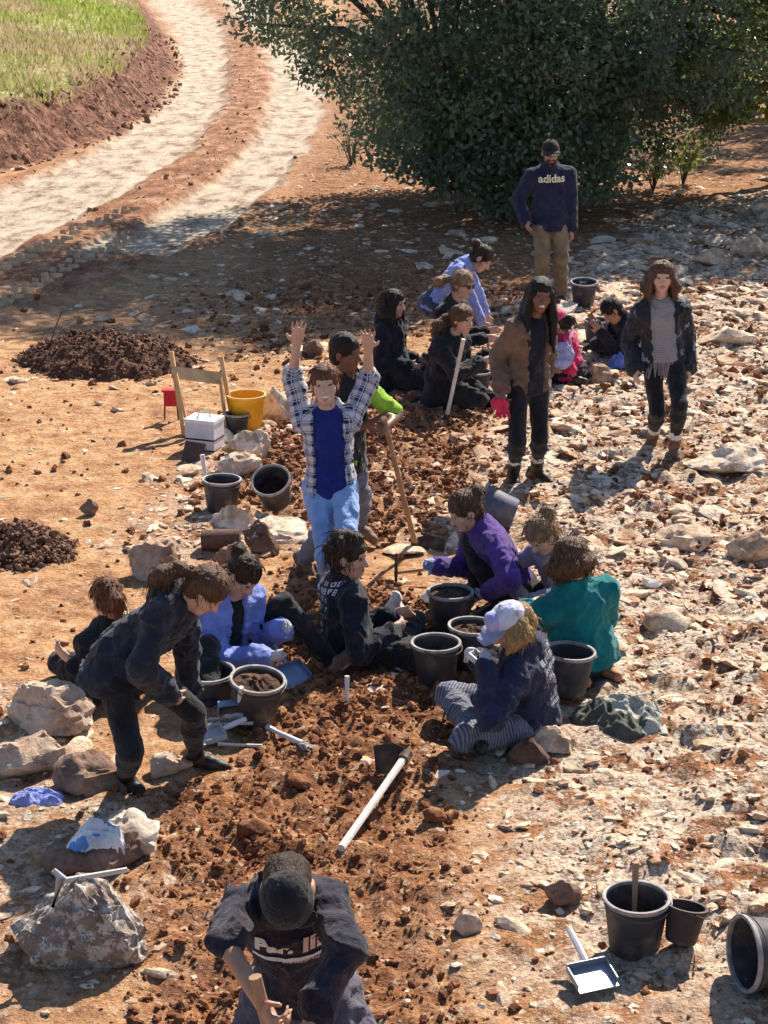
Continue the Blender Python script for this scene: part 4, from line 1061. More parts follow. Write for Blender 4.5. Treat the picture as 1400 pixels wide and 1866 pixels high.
        if style in ('bun', 'pony') and mat is not None:
            pass
        return o
    def cap(s, mat, brimmat=None, brim=True, panel=None, name='cap', blen=1.0):
        k, A, h = s.head_frame(); R3 = lambda a, b_, c: (a * k, b_ * k, c * k)
        lo, hi = s.box([s.hc - .17, s.hc + .17, h(0, .2, .03)], .06); S = SDF(lo, hi, .0065)
        S.ell(h(0, -.012, .040), A, R3(.087, .105, .094), .01, 0)
        if panel: S.ell(h(0, .06, .075), A, R3(.06, .046, .06), .004, 2)
        S.planecut(h(0, 0, .028), -(s.hup * .98 - s.look * .12))
        if brim:
            S.cone(h(-.045, .085, .036), h(.045, .085, .036), .05 * k, .05 * k, .01, 1, (s.hup, .16)); S.cone(h(-.03, .085 + .045 * blen, .026), h(.03, .085 + .045 * blen, .026), .05 * k, .05 * k, .01, 1, (s.hup, .14))
        S.ell(h(0, -.012, .140), A, R3(.009, .009, .006), .002, 0)
        return s.finish(name, S, [mat, brimmat or mat, panel or mat], 1, .002, 30)
def gloves_mat(s): return M_BLUEGLOVE if s.gl == 'blue' else M_WHITEGLOVE
# ------------------------------------------------------------------ lettering laid on cloth
def lay_on(o, V, F, origin, tx, ty, mat, name, parent, lift=.009, root=None, reach=.19):
    """V in the plane (x, y); drops every vertex on the mesh of o along -normal"""
    me = o.data; root = root if root is not None else np.zeros(3)
    bv = BVHTree.FromPolygons([v.co[:] for v in me.vertices], [list(p.vertices) for p in me.polygons])
    n = np.cross(tx, ty); out = []
    for x, y in V:
        p = origin + tx * x + ty * y; hit = bv.ray_cast(Vector(p + n * reach - root), Vector(-n), .6)
        q = np.array(hit[0]) + root + n * lift if hit[0] is not None else p
        out.append(q)
    m = np_mesh(name, np.array(out) - root, F, [mat], smooth=False)
    if 'print' in name or name == 'logo': return tag(obj(name, m, parent), kind='stuff')
    return obj(name, m, parent)
def text_shape(txt, size, bold=.0, shear=0.0):
    cu = bpy.data.curves.new('lettering', 'FONT'); cu.body = txt; cu.size = size; cu.align_x = 'CENTER'; cu.align_y = 'CENTER'; cu.offset = bold; cu.shear = shear; cu.resolution_u = 3
    ob = bpy.data.objects.new('lettering', cu); COL.objects.link(ob); dg = bpy.context.evaluated_depsgraph_get(); me = ob.evaluated_get(dg).to_mesh()
    V = np.array([v.co[:2] for v in me.vertices]); F = [list(p.vertices) for p in me.polygons]
    ob.evaluated_get(dg).to_mesh_clear(); bpy.data.objects.remove(ob); bpy.data.curves.remove(cu)
    return V, F
def marks_shape(lines, seed):
    """rows of print too small to read: short upright and level strokes"""
    r = np.random.default_rng(seed); V = []; F = []
    def rect(x0, y0, x1, y1):
        n = len(V); V.extend([(x0, y0), (x1, y0), (x1, y1), (x0, y1)]); F.append([n, n + 1, n + 2, n + 3])
    for (x0, x1, y, hh) in lines:
        x = x0
        while x < x1:
            w = hh * r.uniform(.5, .8)
            if r.uniform() < .15: x += w * .8; continue
            st = hh * .2
            rect(x, y, x + st, y + hh)
            if r.uniform() < .75: rect(x + w - st, y + (0 if r.uniform() < .7 else hh * .5), x + w - .0005, y + hh)
            for yy in (0, .42, .82):
                if r.uniform() < .6: rect(x + st, y + hh * yy, x + w - st, y + hh * (yy + .18))
            x += w + hh * .22
    return V, F
# ------------------------------------------------------------------ clothes
F_ = fabric
NAVY = F_('navy_fleece', (0.014, 0.018, 0.050)); BLACK = F_('black_cloth', (0.011, 0.011, 0.014)); INK = F_('ink_coat', (0.009, 0.011, 0.022)); COAL = F_('charcoal_hoodie', (0.017, 0.021, 0.034))
KHAKI = F_('khaki_cotton', (0.24, 0.165, 0.095)); TANJ = F_('tan_suede', (0.155, 0.092, 0.062)); KNIT = F_('grey_knit', (0.20, 0.18, 0.19), (0.34, 0.32, 0.33), 'knit', dust=0); BOMBER = F_('black_bomber', (0.012, 0.016, 0.026), rough=.6)
SKYB = F_('sky_blue_jersey', (0.24, 0.30, 0.60)); HOODB = F_('periwinkle_fleece', (0.20, 0.26, 0.62)); DENIM = F_('dark_denim', (0.045, 0.06, 0.11)); LJEAN = F_('light_denim', (0.27, 0.40, 0.68), fleck=.2, dust=.12)
PLAID = F_('navy_white_plaid', (0.022, 0.026, 0.085), (0.62, 0.58, 0.62), 'plaid', dust=0); ROYAL = F_('royal_tee', (0.012, 0.022, 0.17), dust=0); LIME = F_('lime_tee', (0.30, 0.52, 0.04)); PINK = F_('pink_tee', (0.50, 0.018, 0.10), dust=.05)
PURP = F_('purple_fleece', (0.075, 0.032, 0.20)); GREYT = F_('lavender_grey_top', (0.30, 0.28, 0.32)); TEAL = F_('teal_jersey', (0.0, 0.155, 0.165), dust=.04); STRIPE = F_('striped_leggings', (0.075, 0.08, 0.115), (0.20, 0.21, 0.26), 'stripe', dust=.2)
SLATE = F_('slate_work_trousers', (0.085, 0.075, 0.10)); MIDN = F_('midnight_sweatshirt', (0.014, 0.012, 0.026)); PRINT = simple('white_print', (0.55, 0.55, 0.60), .8, .2, 60, bumps=0); CREAMP = simple('cream_print', (0.72, 0.68, 0.45), .8, .1, 60, bumps=0); ROSEP = simple('rose_print', (0.55, 0.42, 0.42), .8, .25, 60, bumps=0)
BOOT = simple('black_boot', (0.014, 0.013, 0.014), .55, .3, 14, dust=.3); BRBOOT = simple('brown_boot', (0.13, 0.07, 0.045), .7, .3, 14, dust=.5); MUDBOOT = simple('muddy_boot', (0.10, 0.055, 0.04), .8, .3, 12, dust=.6); SOLE = simple('pale_sole', (0.45, 0.42, 0.40), .7, .2, 14, dust=.3); SOCK = F_('white_sock', (0.68, 0.66, 0.66))
CAPK = F_('black_cap', (0.012, 0.012, 0.014)); CAPW = F_('white_cap', (0.55, 0.55, 0.66), dust=.1); CAPP = F_('pink_cap', (0.62, 0.06, 0.16), dust=0)
V3 = lambda *a: np.array(a, float)
def kneel(P, pel, f, spread=.10, side=0.0):
    f = vunit([f[0], f[1], 0]); r = np.cross(f, [0, 0, 1]); gz = P.g[2]; b = np.array([pel[0], pel[1], gz]) - f * .10
    zh = max(pel[2] - gz - .06 * P.k, .02); kf = math.sqrt(max((.43 * P.k) ** 2 - zh ** 2, .01)); b = np.array([pel[0], pel[1], gz - .03]) + f * (kf - .40 * P.k)
    return dict(footR=b + r * spread, footL=b - r * spread, kneeR=f + r * .1 - V3(0, 0, .3), kneeL=f - r * .1 - V3(0, 0, .3), toeR=-f, toeL=-f)
def crossed(P, pel, f):
    f = vunit([f[0], f[1], 0]); r = np.cross(f, [0, 0, 1]); gz = P.g[2]; b = np.array([pel[0], pel[1], gz])
    return dict(footR=b + f * .30 - r * .10, footL=b + f * .22 + r * .12, kneeR=r + f * .7 + V3(0, 0, .15), kneeL=-r + f * .7 + V3(0, 0, .15), toeR=-r + f * .2, toeL=r + f * .2)
UPK = (0, 0, 1)
# man in the cap under the tree
a = Person('man in black cap and dark sweatshirt with cream chest lettering, standing under the tree', (1003, 545), 1.80, 1.12, 'tan', seed=1)
a.pose(a.p(1003, 396), a.p(1003, 306, -.02), (0.05, -1), look=(0, -.96, -.22), handR=a.p(958, 402, -.14), handL=a.p(1042, 424, -.08), poleR=(-.7, .8, 0), poleL=(.3, 1, 0), footR=a.gp(985, 541), footL=a.gp(1021, 545), shw=.165)
a.body(beard=True); a.cap(CAPK); a.hair('short', HAIR['dbrown'], strands=0, under_cap=True)
t = a.top('sweatshirt', NAVY, hem=.13, thick=.026, fold=.009, hemw=1.16); a.trousers('trousers', KHAKI, .016, flare=1.4, fold=.014); a.shoes(BOOT)
V, F = text_shape('adidas', .115, .0035); lay_on(t, V, F, a.pel + a.up * .44, -a.r, a.up, CREAMP, 'lettering', t, root=a.g)
# far group on the left
a = Person('woman in sky blue top bending far over behind the crouching group, hair in a bun', (800, 668), 1.66, 1.0, 'fair', seed=2)
a.pose(a.p(790, 552), a.p(852, 480, -.05), (.9, -.2, -.5), look=(.7, -.25, -.62), headoff=V3(.13, -.03, .05), headup=(.6, 0, .8), handR=a.p(886, 606, -.12), handL=a.p(892, 590, .22), poleR=(-.2, -.5, 0), poleL=(.3, .6, 0), footR=a.gp(790, 664), footL=a.gp(806, 672), kneeR=(1, -.2, .1), kneeL=(1, .2, .1))
a.body(); a.hair('bun', HAIR['dbrown']); a.top('jersey', SKYB, hem=.06, sleeve=.95); a.trousers('jeans', DENIM); a.shoes(BOOT)
a = Person('person with long dark hair in ink blue coat kneeling left of the crouching group', (715, 706), 1.66, 1.05, 'fair', seed=3)
pl = a.p(712, 660, .05); a.pose(pl, a.p(712, 584, 0), (.85, -.45), look=(.88, -.42, -.12), handR=a.p(742, 668, -.12), handL=a.p(752, 655, .15), **kneel(a, pl, (.85, -.3)))
a.body(); a.hair('long', HAIR['black'], .24, 1.0); a.top('coat', INK, hem=.24, thick=.026, hemw=1.28, hood=True, fold=.018, cuffmat=INK); a.trousers('trousers', BLACK); a.shoes(BOOT)
a = Person('person in sunglasses and black jumper with pale brown ponytail, crouching behind another', (828, 700), 1.66, 1.0, 'fair', seed=4)
pl = a.p(812, 640, .05); a.pose(pl, a.p(826, 550, -.02), (.8, -.5), look=(.78, -.58, -.25), headoff=V3(.085, -.03, .165), handR=a.p(880, 618, -.12), handL=a.p(884, 604, .12), **kneel(a, pl, (.8, -.3)))
a.body(glasses=True, eyes=False); a.hair('pony', HAIR['lbrown'], .22, 1.3, tail_dir=(-.9, -.3, -.25)); a.top('jumper', BLACK, hem=.12, thick=.02); a.trousers('trousers', BLACK); a.shoes(BOOT)
a = Person('person in long black coat crouching in front of the far group, brown hair tied back', (833, 738), 1.66, 1.08, 'fair', seed=5)
pl = a.p(812, 690, .05); a.pose(pl, a.p(822, 612, -.03), (.75, -.6), look=(.72, -.66, -.1), headoff=V3(.095, -.05, .155), handR=a.p(876, 662, -.18), handL=a.p(889, 648, .10), poleR=(.2, -.6, -.6), **kneel(a, pl, (.8, -.4)))
a.body(gloves='L'); a.hair('pony', HAIR['brown'], .26, 1.5, tail_dir=(-.75, -.35, -.6)); a.top('coat', BLACK, hem=.25, thick=.028, hemw=1.3, fold=.018, collar=True); a.trousers('trousers', BLACK); a.shoes(BOOT)
# standing woman in the tan jacket
a = Person('smiling woman with long black hair standing in open tan jacket and black boots', (955, 880), 1.69, .98, 'dark', seed=6)
a.pose(a.p(962, 694), a.p(970, 578, -.02), (.5, -.9), look=(.15, -.97, -.06), headoff=V3(.05, -.05, .17), handR=a.p(914, 706, -.14), handL=a.p(990, 705, .2), poleR=(-.35, 1, 0), poleL=(.3, 1, 0), footR=a.gp(936, 878), footL=a.gp(978, 874), toeR=(.1, -1, 0), toeL=(.6, -.8, 0), curlR=1.0, shw=.145)
a.body(smile=1); a.hair('long', HAIR['black'], .40, 1.1, 320); a.top('vest', INK, sleeve=.1, thick=.006, hem=.10, fold=.006); a.top('jacket', TANJ, hem=.07, thick=.024, open_=.13, fold=.016, collar=True); a.trousers('leggings', BLACK, .006, legs=.8, fold=.006); a.shoes(BOOT, boot=.12, sock=SOCK)
TANW = a
# pink kneeler, and the person behind the woman in the grey jumper
a = Person('person in pink cap and pink shirt kneeling behind the woman in the tan jacket', (1034, 700), 1.60, 1.02, 'tan', seed=7)
pl = a.p(1040, 672, 0); a.pose(pl, a.p(1024, 614, 0), (-.75, .45), look=(-.75, .2, -.5), headoff=V3(-.05, -.01, .14), handR=a.p(1005, 660, .25), handL=a.p(998, 672, -.12), **kneel(a, pl, (-.7, .4)))
a.body(); a.hair('pony', HAIR['dbrown'], .12, under_cap=True); a.cap(CAPP); a.top('shirt', PINK, hem=.09, sleeve=.4, fold=.014); a.trousers('trousers', BLACK); a.shoes(BOOT); PINKP = a
a = Person('black haired person in dark jacket bowing over a bucket, half hidden by the grey jumper', (1140, 650), 1.64, 1.0, 'tan', seed=8)
pl = a.p(1156, 616, .05); a.pose(pl, a.p(1134, 580, -.05), (-.8, -.3, -.3), look=(-.7, -.25, -.7), headoff=V3(-.11, -.05, .08), headup=(-.6, 0, .8), handR=a.p(1085, 590, .1), handL=a.p(1096, 606, -.15), **kneel(a, pl, (-.9, -.1)))
a.body(); a.hair('short', HAIR['black']); a.top('jacket', INK, hem=.12, thick=.022); a.trousers('trousers', BLACK); a.shoes(BOOT)
# woman in the grey jumper
a = Person('woman in grey fringed jumper and open black jacket standing at the right', (1208, 818), 1.67, 1.0, 'pale', seed=9)
a.pose(a.p(1209, 652), a.p(1203, 546, 0), (.02, -1), look=(-.04, -1, -.02), headoff=V3(0, -.045, .185), handR=a.p(1157, 672, -.06), handL=a.p(1254, 670, -.04), poleR=(-.3, 1, 0), poleL=(.3, 1, 0), footR=a.gp(1190, 808), footL=a.gp(1229, 826), toeR=(-.25, -1, 0), toeL=(.1, -1, 0))
a.body(smile=.2); a.hair('long', HAIR['brown'], .20, 1.35, 360); t = a.top('jumper', KNIT, sleeve=.3, thick=.014, hem=.02, fold=.010, gc='top', hemw=1.12); a.top('jacket', BOMBER, thick=.03, hem=.02, open_=.185, fold=.02, fold_f=11); a.trousers('leggings', BLACK, .006, legs=.86, fold=.006); a.shoes(BRBOOT, boot=.05, sock=SOCK)
mb = MB(); r = np.random.default_rng(4)
for i in range(34):
    ang = -1.25 + 2.5 * i / 33; d = a.f * math.cos(ang) * .118 + a.r * math.sin(ang) * .15; p0 = a.pel + d - V3(0, 0, .00) - a.g; j = r.normal(0, .008, 2)
    mb.tube([p0 + V3(0, 0, .02), p0 + V3(j[0], j[1], -.06), p0 + V3(j[0] * 2, j[1], -.125 + r.uniform(-.015, .015))], [.005, .006, .005], 5)
mb.build('fringe', KNIT, a.root)
# woman in the plaid shirt, boy behind her
a = Person('laughing woman in open plaid shirt and light jeans raising both arms', (608, 1103), 1.66, .97, 'pale', seed=10); a.res = .0095
a.hd = {}
a.pose(a.p(603, 888), a.p(596, 744, -.03), (.08, -1), look=(.02, -.98, .06), headoff=V3(-.01, -.055, .160), handR=a.p(541, 626, -.04), handL=a.p(671, 634, -.02), poleR=(-.5, 1, 0), poleL=(.35, 1, -.2), footR=a.gp(610, 1098), footL=a.gp(640, 1110), curlR=.05, curlL=.1, shw=.145)
a.hd = {'Rn': V3(.2, -1, 0), 'Ln': V3(-.2, -1, 0)}
a.body(smile=1); a.hair('pony', HAIR['auburn'], .16, strands=260); a.top('tee', ROYAL, sleeve=.2, thick=.006, hem=.06, fold=.008); a.top('plaid_shirt', PLAID, sleeve=.56, thick=.02, hem=.06, open_=.175, fold=.012, gc='top', collar=True); a.trousers('jeans', LJEAN, .010, fold=.013); a.shoes(BRBOOT)
a = Person('boy in lime and black tee standing behind the plaid shirt, holding a hoe', (610, 1042), 1.63, .98, 'brown', seed=11)
a.pose(a.p(622, 838), a.p(634, 690, -.02), (.6, -.75), look=(.86, -.48, -.12), headoff=V3(-.01, -.03, .18), handR=a.p(686, 768, -.05), handL=a.p(703, 778, -.18), poleR=(0, 0, -1), poleL=(.8, .2, -.6), footR=a.gp(556, 1036), footL=a.gp(652, 985), kneeR=(.5, -1, 0), kneeL=(.7, -.6, 0), curlL=1.1, curlR=1.1)
a.body(); a.hair('short', HAIR['black'], strands=0); a.top('tee', LIME, sleeve=.42, thick=.012, hem=.06); a.top('vest', BLACK, sleeve=.02, thick=.026, hem=.09); a.trousers('jeans', F_('grey_denim', (.13, .145, .20)), .016, flare=1.2); a.shoes(BRBOOT, sole=SOLE); BOY = a
# bending woman in the charcoal hoodie, the sitter behind her, the half hidden person
a = Person('woman in charcoal hoodie and tall black boots bending over the buckets at the left', (300, 1415), 1.62, 1.0, 'fair', seed=12)
a.pose(a.p(216, 1208, -.12), a.p(330, 1094, -.12), (.7, -.35, -.6), (.9, -.3), look=(.6, -.1, -.78), headoff=V3(.13, -.05, .07), headup=(.75, 0, .65), handR=a.p(306, 1262, -.20), handL=a.p(345, 1258, .15), poleR=(-.5, -.6, -.5), poleL=(.2, .8, -.2), footR=a.gp(230, 1438), footL=a.gp(356, 1398), kneeR=(.35, -1, .1), kneeL=(.7, -.6, .2), toeR=(.6, -.8, 0), toeL=(.95, -.4, 0), shw=.145)
a.body(); a.hair('pony', HAIR['brown'], .24, 1.4, 300, tail_dir=(-.9, -.2, -.15)); t = a.top('hoodie', COAL, thick=.028, hem=.13, hood=True, fold=.022, fold_f=7, hemw=1.25); a.trousers('leggings', BLACK, .008, fold=.007); a.shoes(BOOT, boot=.24)
V, F = marks_shape([(-.04, .05, .02, .028), (-.05, .03, -.03, .018)], 3); lay_on(t, V, F, a.pel + a.up * .33 - a.f * .12, vunit(a.up * .3 - a.r) * -1, vunit(a.up), PRINT, 'logo', t, root=a.g)
BEND = a
a = Person('person in periwinkle hoodie sitting among the buckets with one leg stretched out', (398, 1222), 1.66, 1.0, 'fair', seed=13)
pl = a.p(402, 1190, .10); a.pose(pl, a.p(420, 1086, -.02), (.6, -.8, -.2), (.7, -.7), look=(.55, -.45, -.7), headoff=V3(.075, -.02, .13), handL=a.p(512, 1148, -.02), handR=a.p(476, 1198, -.24), poleL=(.2, .2, -1), poleR=(-.4, -.4, -.6), footL=a.gp(600, 1226), footR=a.gp(384, 1316), kneeL=(.2, 0, 1), kneeR=(0, -.3, 1), toeL=(.75, -.1, .75), toeR=(.8, -.6, 0))
a.body(gloves='LR'); a.hair('bun', HAIR['dbrown']); a.top('shirt', BLACK, sleeve=.05, thick=.004, hem=.06, fold=.004); a.top('hoodie', HOODB, thick=.036, hem=.06, open_=.085, hood=True, fold=.018); a.trousers('trousers', BLACK, .014); a.shoes(MUDBOOT, boot=.07, sole=SOLE)
a = Person('dark clothed person kneeling mostly hidden behind the woman in the charcoal hoodie', (170, 1262), 1.60, 1.0, 'fair', seed=14)
pl = a.p(210, 1226, 0); a.pose(pl, a.p(196, 1138, 0), (-.5, .6), look=(-.4, .6, -.5), headoff=V3(0, .03, .14), handL=a.p(128, 1204, -.10), handR=a.p(200, 1190, .3), poleL=(-.2, -.2, -1), **kneel(a, pl, (-.5, .6)))
a.body(); a.hair('pony', HAIR['auburn'], .16); a.top('jumper', BLACK, hem=.12, thick=.02, sleeve=.93); a.trousers('trousers', BLACK); a.shoes(BOOT)
# seated woman with print on her back
BACKPRINT = [(-.02, .07, .085, .020), (-.085, .075, .050, .026), (-.085, .070, .010, .024), (-.085, .05, -.030, .024), (-.01, .05, -.062, .006), (-.065, .0, -.125, .013), (-.08, -.0, -.150, .011)]
a = Person('curly haired woman in black sweatshirt with white back print sitting on the soil', (640, 1204), 1.68, 1.06, 'fair', seed=15)
pl = a.p(636, 1176, .02); a.pose(pl, a.p(620, 1062, 0), (.88, .42), (.98, .05), look=(.93, -.36, -.1), headoff=V3(.06, -.02, .165), handR=a.p(712, 1152, -.10), handL=a.p(714, 1122, .12), poleR=(-.3, -.6, -.6), **crossed(a, pl, (.98, .05)))
a.body(smile=.2); a.hair('updo', HAIR['dbrown'], strands=420); t = a.top('sweatshirt', INK, thick=.026, hem=.10, fold=.018, hood=False, hemw=1.15); a.trousers('trousers', BLACK, .014); a.shoes(BOOT)
V, F = marks_shape(BACKPRINT, 8); V = [(x * 1.25, y * 1.2) for x, y in V]; lay_on(t, V, F, a.pel + a.up * .31, a.r, a.up, PRINT, 'back_print', t, root=a.g)
# group on the right
a = Person('person in purple fleece crouching and reaching left with a gloved hand', (905, 1106), 1.68, 1.0, 'fair', seed=16); a.gl = 'blue'
pl = a.p(938, 1064, .05); a.pose(pl, a.p(872, 958, -.03), (-.8, -.3, -.35), (-.9, -.2), look=(-.82, -.28, -.45), headoff=V3(-.085, -.03, .105), handL=a.p(893, 1078, -.20), handR=a.p(796, 1030, .0), poleL=(.4, -.8, 0), poleR=(0, .3, -1), footL=a.gp(905, 1120), footR=a.gp(866, 1084), kneeL=(-1, -.2, .5), kneeR=(-1, 0, .5), toeL=(-.9, -.3, 0), toeR=(-.9, -.1, 0))
a.body(gloves='RL'); a.hair('bun', HAIR['brown']); a.top('fleece', PURP, hem=.10, thick=.022, fold=.014); a.trousers('leggings', BLACK, .010, fold=.007); a.shoes(BOOT)
a = Person('person with light brown hair and lavender grey top leaning down behind the teal jersey', (1012, 1124), 1.64, .96, 'fair', seed=17)
pl = a.p(1032, 1086, .15); a.pose(pl, a.p(1010, 1000, 0), (-.6, -.6, -.3), look=(-.62, -.45, -.65), headoff=V3(-.085, -.05, .105), handR=a.p(954, 1092, -.02), handL=a.p(972, 1096, -.2), poleR=(-.5, 0, -.5), poleL=(.3, -.8, 0), **kneel(a, pl, (-.6, -.3)))
a.body(); a.hair('bun', HAIR['lbrown'], strands=300); a.top('top', GREYT, hem=.08, thick=.014); a.trousers('trousers', BLACK); a.shoes(BOOT)
a = Person('woman in teal jersey with brown bobbed hair kneeling with her back turned', (1060, 1238), 1.68, 1.14, 'fair', seed=18)
pl = a.p(1062, 1188, 0); a.pose(pl, a.p(1047, 1070, 0), (-.42, .86), look=(-.5, .75, -.3), headoff=V3(-.03, .0, .16), handL=a.p(962, 1110, .2), handR=a.p(1030, 1140, .35), poleL=(-.7, -.5, -.3), poleR=(1, 0, -.3), **kneel(a, pl, (-.42, .86)), shw=.16)
a.body(); a.hair('bob', HAIR['brown'], .11, 1.1, 320); a.top('jersey', TEAL, hem=.07, thick=.026, fold=.018, fold_f=7, hemw=1.12); a.trousers('trousers', BLACK, .016); a.shoes(simple('tan_boot', (.34, .16, .08), .75, .3, 14, dust=.4))
a = Person('person in pale cap and navy sweatshirt with white back print sitting cross legged', (938, 1350), 1.68, 1.06, 'fair', seed=19)
pl = a.p(966, 1306, .05); a.pose(pl, a.p(956, 1180, 0), (-.84, .32), (-.95, -.1), look=(-.78, -.3, -.5), headoff=V3(-.08, -.04, .135), handL=a.p(886, 1222, -.16), handR=a.p(874, 1204, .08), poleL=(.3, -.6, -.7), poleR=(0, .3, -1), curlL=1.0, curlR=1.0, **crossed(a, pl, (-.95, -.2)))
a.body(gloves='RL'); a.hair('halflong', HAIR['blond'], .13, 1.0, 130, under_cap=True); a.cap(CAPW, F_('cap_brim_grey', (.30, .30, .42), dust=.1), panel=F_('lavender_panel', (.36, .36, .62), dust=.05)); t = a.top('sweatshirt', NAVY, thick=.028, hem=.11, fold=.018, hemw=1.18); a.trousers('leggings', STRIPE, .014, gc='leg'); a.shoes(BOOT)
V, F = marks_shape(BACKPRINT, 9); V = [(x * 1.15, y * 1.15) for x, y in V]; lay_on(t, V, F, a.pel + a.up * .29 + a.r * .02, a.r, a.up, PRINT, 'back_print', t, root=a.g)
CAPPER = a
# man in the foreground
a = Person('man in dark cap and sweatshirt with chest lettering bent over a hoe, nearest the camera', (545, 2010), 1.70, .92, 'tan', seed=20); a.res = .0095
a.pose(V3(*at(552, 1800, 5.60)), V3(*at(516, 1615, 5.46)), (.0, -1, -.2), look=(.04, .30, -.95), headoff=V3(.025, -.165, .075), headup=(0, -1, -.2), handR=at(476, 1826, 5.00), handL=at(564, 1868, 5.04), poleR=(-.12, -1, .1), poleL=(.22, -1, -.1), footR=a.gp(480, 2010), footL=a.gp(630, 2025), kneeR=(-.3, -1, .2), kneeL=(.4, -1, .2), curlR=1.2, curlL=1.2, shw=.155)
a.body(mouth=True); a.hair('short', HAIR['dbrown'], strands=0, under_cap=True); a.cap(CAPK, blen=.3); t = a.top('sweatshirt', MIDN, sleeve={'R': .5, 'L': .93}, thick=.022, hem=.06, fold=.022, fold_f=7, hood=False); a.trousers('trousers', SLATE, .03, flare=1.4, fold=.018)
a.shoes(BRBOOT); MAN = a
c0 = a.pel + a.up * .325
V, F = text_shape('Par.', .085, .004, .15); V[:, 0] -= .055; lay_on(t, V, F, c0, -a.r, a.up, PRINT, 'lettering', t, root=a.g)
V, F = text_shape('III', .092, .004, .15); V[:, 0] += .075; lay_on(t, V, F, c0, -a.r, a.up, ROSEP, 'lettering', t, root=a.g)
V = []; F = []
for i in range(13):
    xx = -.13 + .27 * i / 12; yy = -.050 - .012 * math.sin(math.pi * i / 12); w = .004 + .004 * math.sin(math.pi * i / 12); V += [(xx, yy - w), (xx, yy + w)]
    if i: F.append([2 * i - 2, 2 * i, 2 * i + 1, 2 * i - 1])
lay_on(t, V, F, c0, -a.r, a.up, PRINT, 'underline', t, root=a.g)
V, F = marks_shape([(-.03, .11, -.075, .010)], 5); lay_on(t, V, F, c0, -a.r, a.up, ROSEP, 'small_print', t, root=a.g)
# ------------------------------------------------------------------ boulders and soil heaps
def basis_z(ax, spin=0.0):
    z = vunit(ax); x = vunit(np.cross([0.02, 1, 0.01], z)); y = np.cross(z, x); c, s_ = math.cos(spin), math.sin(spin)
    return np.stack([x * c + y * s_, y * c - x * s_, z], 1)
def set_frame(o, R, loc):
    o.matrix_world = Matrix([[*R[k], loc[k]] for k in range(3)] + [[0, 0, 0, 1]])
BOULD = {}
def boulder(px, py, w, h, mat, seed, label, depth=.8, name='boulder', sub=4, sink=.25, planes=12):
    b = G(px, py); s = scale_at(b); W = w / s; Hh = h / s
    V, F = stone_shape(sub, seed, .3, planes, .7); V = V / (V.max(0) - V.min(0)) ; V[:, 2] -= V[:, 2].min(); V[:, :2] *= (1.30 - .62 * np.clip(V[:, 2], 0, 1))[:, None]
    q = V * 3.1 + seed; V = V - V.mean(0) * [1, 1, 0]; V = V * (1 + .24 * (.22 - np.abs(fbm(q[:, 0] * 1.6, q[:, 1] * 1.6, q[:, 2] * 2.2, seed=seed, o=5) - .5) * 2))[:, None]
    V = V * [W, W * depth, Hh * 1.05 / (1 - sink)]; V[:, 2] -= Hh * sink
    p = b + [0, W * depth * .35, 0]; p[2] = gh(p[0], p[1])
    o = obj(name, np_mesh(name, V, F, [mat], smooth=True), None, p)
    try: o.data.set_sharp_from_angle(angle=math.radians(32))
    except Exception: pass
    tag(o, label, 'boulder' if name == 'boulder' else 'stone', 'boulders lying about the dig'); BOULD[seed] = (p, W, Hh); return o
boulder(80, 1335, 165, 74, M_BOULD, 1, 'tan boulder with a red brown broken face at the left edge', sub=5)
boulder(52, 1425, 160, 58, M_BOULD, 2, 'low pale boulder below the tan one at the left edge', .7)
boulder(160, 1440, 140, 52, M_BROWN, 3, 'dark brown boulder behind the boot of the bending woman', .7)
boulder(300, 1415, 80, 34, M_BOULD, 4, 'rough pale stone between the boots of the bending woman', .7, 'stone')
boulder(230, 1560, 120, 66, M_BOULD, 5, 'rough tan boulder touching the end of the towel', .8)
B6 = boulder(165, 1600, 180, 62, M_BROWN, 6, 'brown boulder under the blue and white towel', .7)
boulder(128, 1772, 235, 135, M_GREYB, 7, 'big lichen spotted grey boulder with a pick lying on top', .7, sub=5)
boulder(292, 1058, 125, 46, M_BOULD, 38, 'pale flat topped boulder behind the bending woman', .7, sink=.45)
boulder(472, 1012, 66, 50, M_BROWN, 9, 'dark round brown stone beside the pale clay roll', .8, 'stone')
boulder(428, 1050, 74, 52, M_BROWN, 10, 'dark brown stone just behind the heads at the left', .8, 'stone')
boulder(452, 838, 92, 46, M_LIME, 11, 'pale rounded stone right below the wooden frame', .7, 'stone')
boulder(438, 872, 84, 36, M_LIME, 12, 'pale rounded stone behind the upright bucket', .7, 'stone')
boulder(505, 770, 80, 52, M_LIME, 13, 'pale stone behind the orange container', .7, 'stone')
boulder(515, 985, 110, 32, M_LIME, 14, 'flat pale stone between tipped bucket and light jeans', .7, 'stone')
boulder(430, 965, 90, 34, M_LIME, 15, 'pale stone touching the foot of the upright bucket', .6, 'stone')
boulder(1095, 700, 62, 30, M_LIME, 16, 'white stone beside the kneeling person in pink', .7, 'stone')
boulder(968, 1395, 70, 40, M_BROWN, 17, 'brown stone in the shadow of the person in the pale cap', .7, 'stone', 3)
boulder(1015, 1372, 80, 30, M_LIME, 18, 'pale rough stone behind the seat of the person in the pale cap', .6, 'stone')
boulder(850, 1705, 52, 38, M_LIME, 19, 'single white angular stone in the middle of the lower foreground', .8, 'stone', 3)
boulder(163, 940, 36, 26, M_BROWN, 20, 'lone dark clod on the smooth tan soil at the left', .8, 'stone', 3)
boulder(1330, 870, 150, 40, M_LIME, 21, 'long pale slab at the right edge, level with the boots', .8)
boulder(1370, 475, 70, 34, M_LIME, 22, 'pale rock at the right edge above the grey jumper', .7, 'stone', 3)
boulder(1300, 490, 60, 26, M_LIME, 23, 'pale rock right of the head of the grey jumper', .7, 'stone', 3)
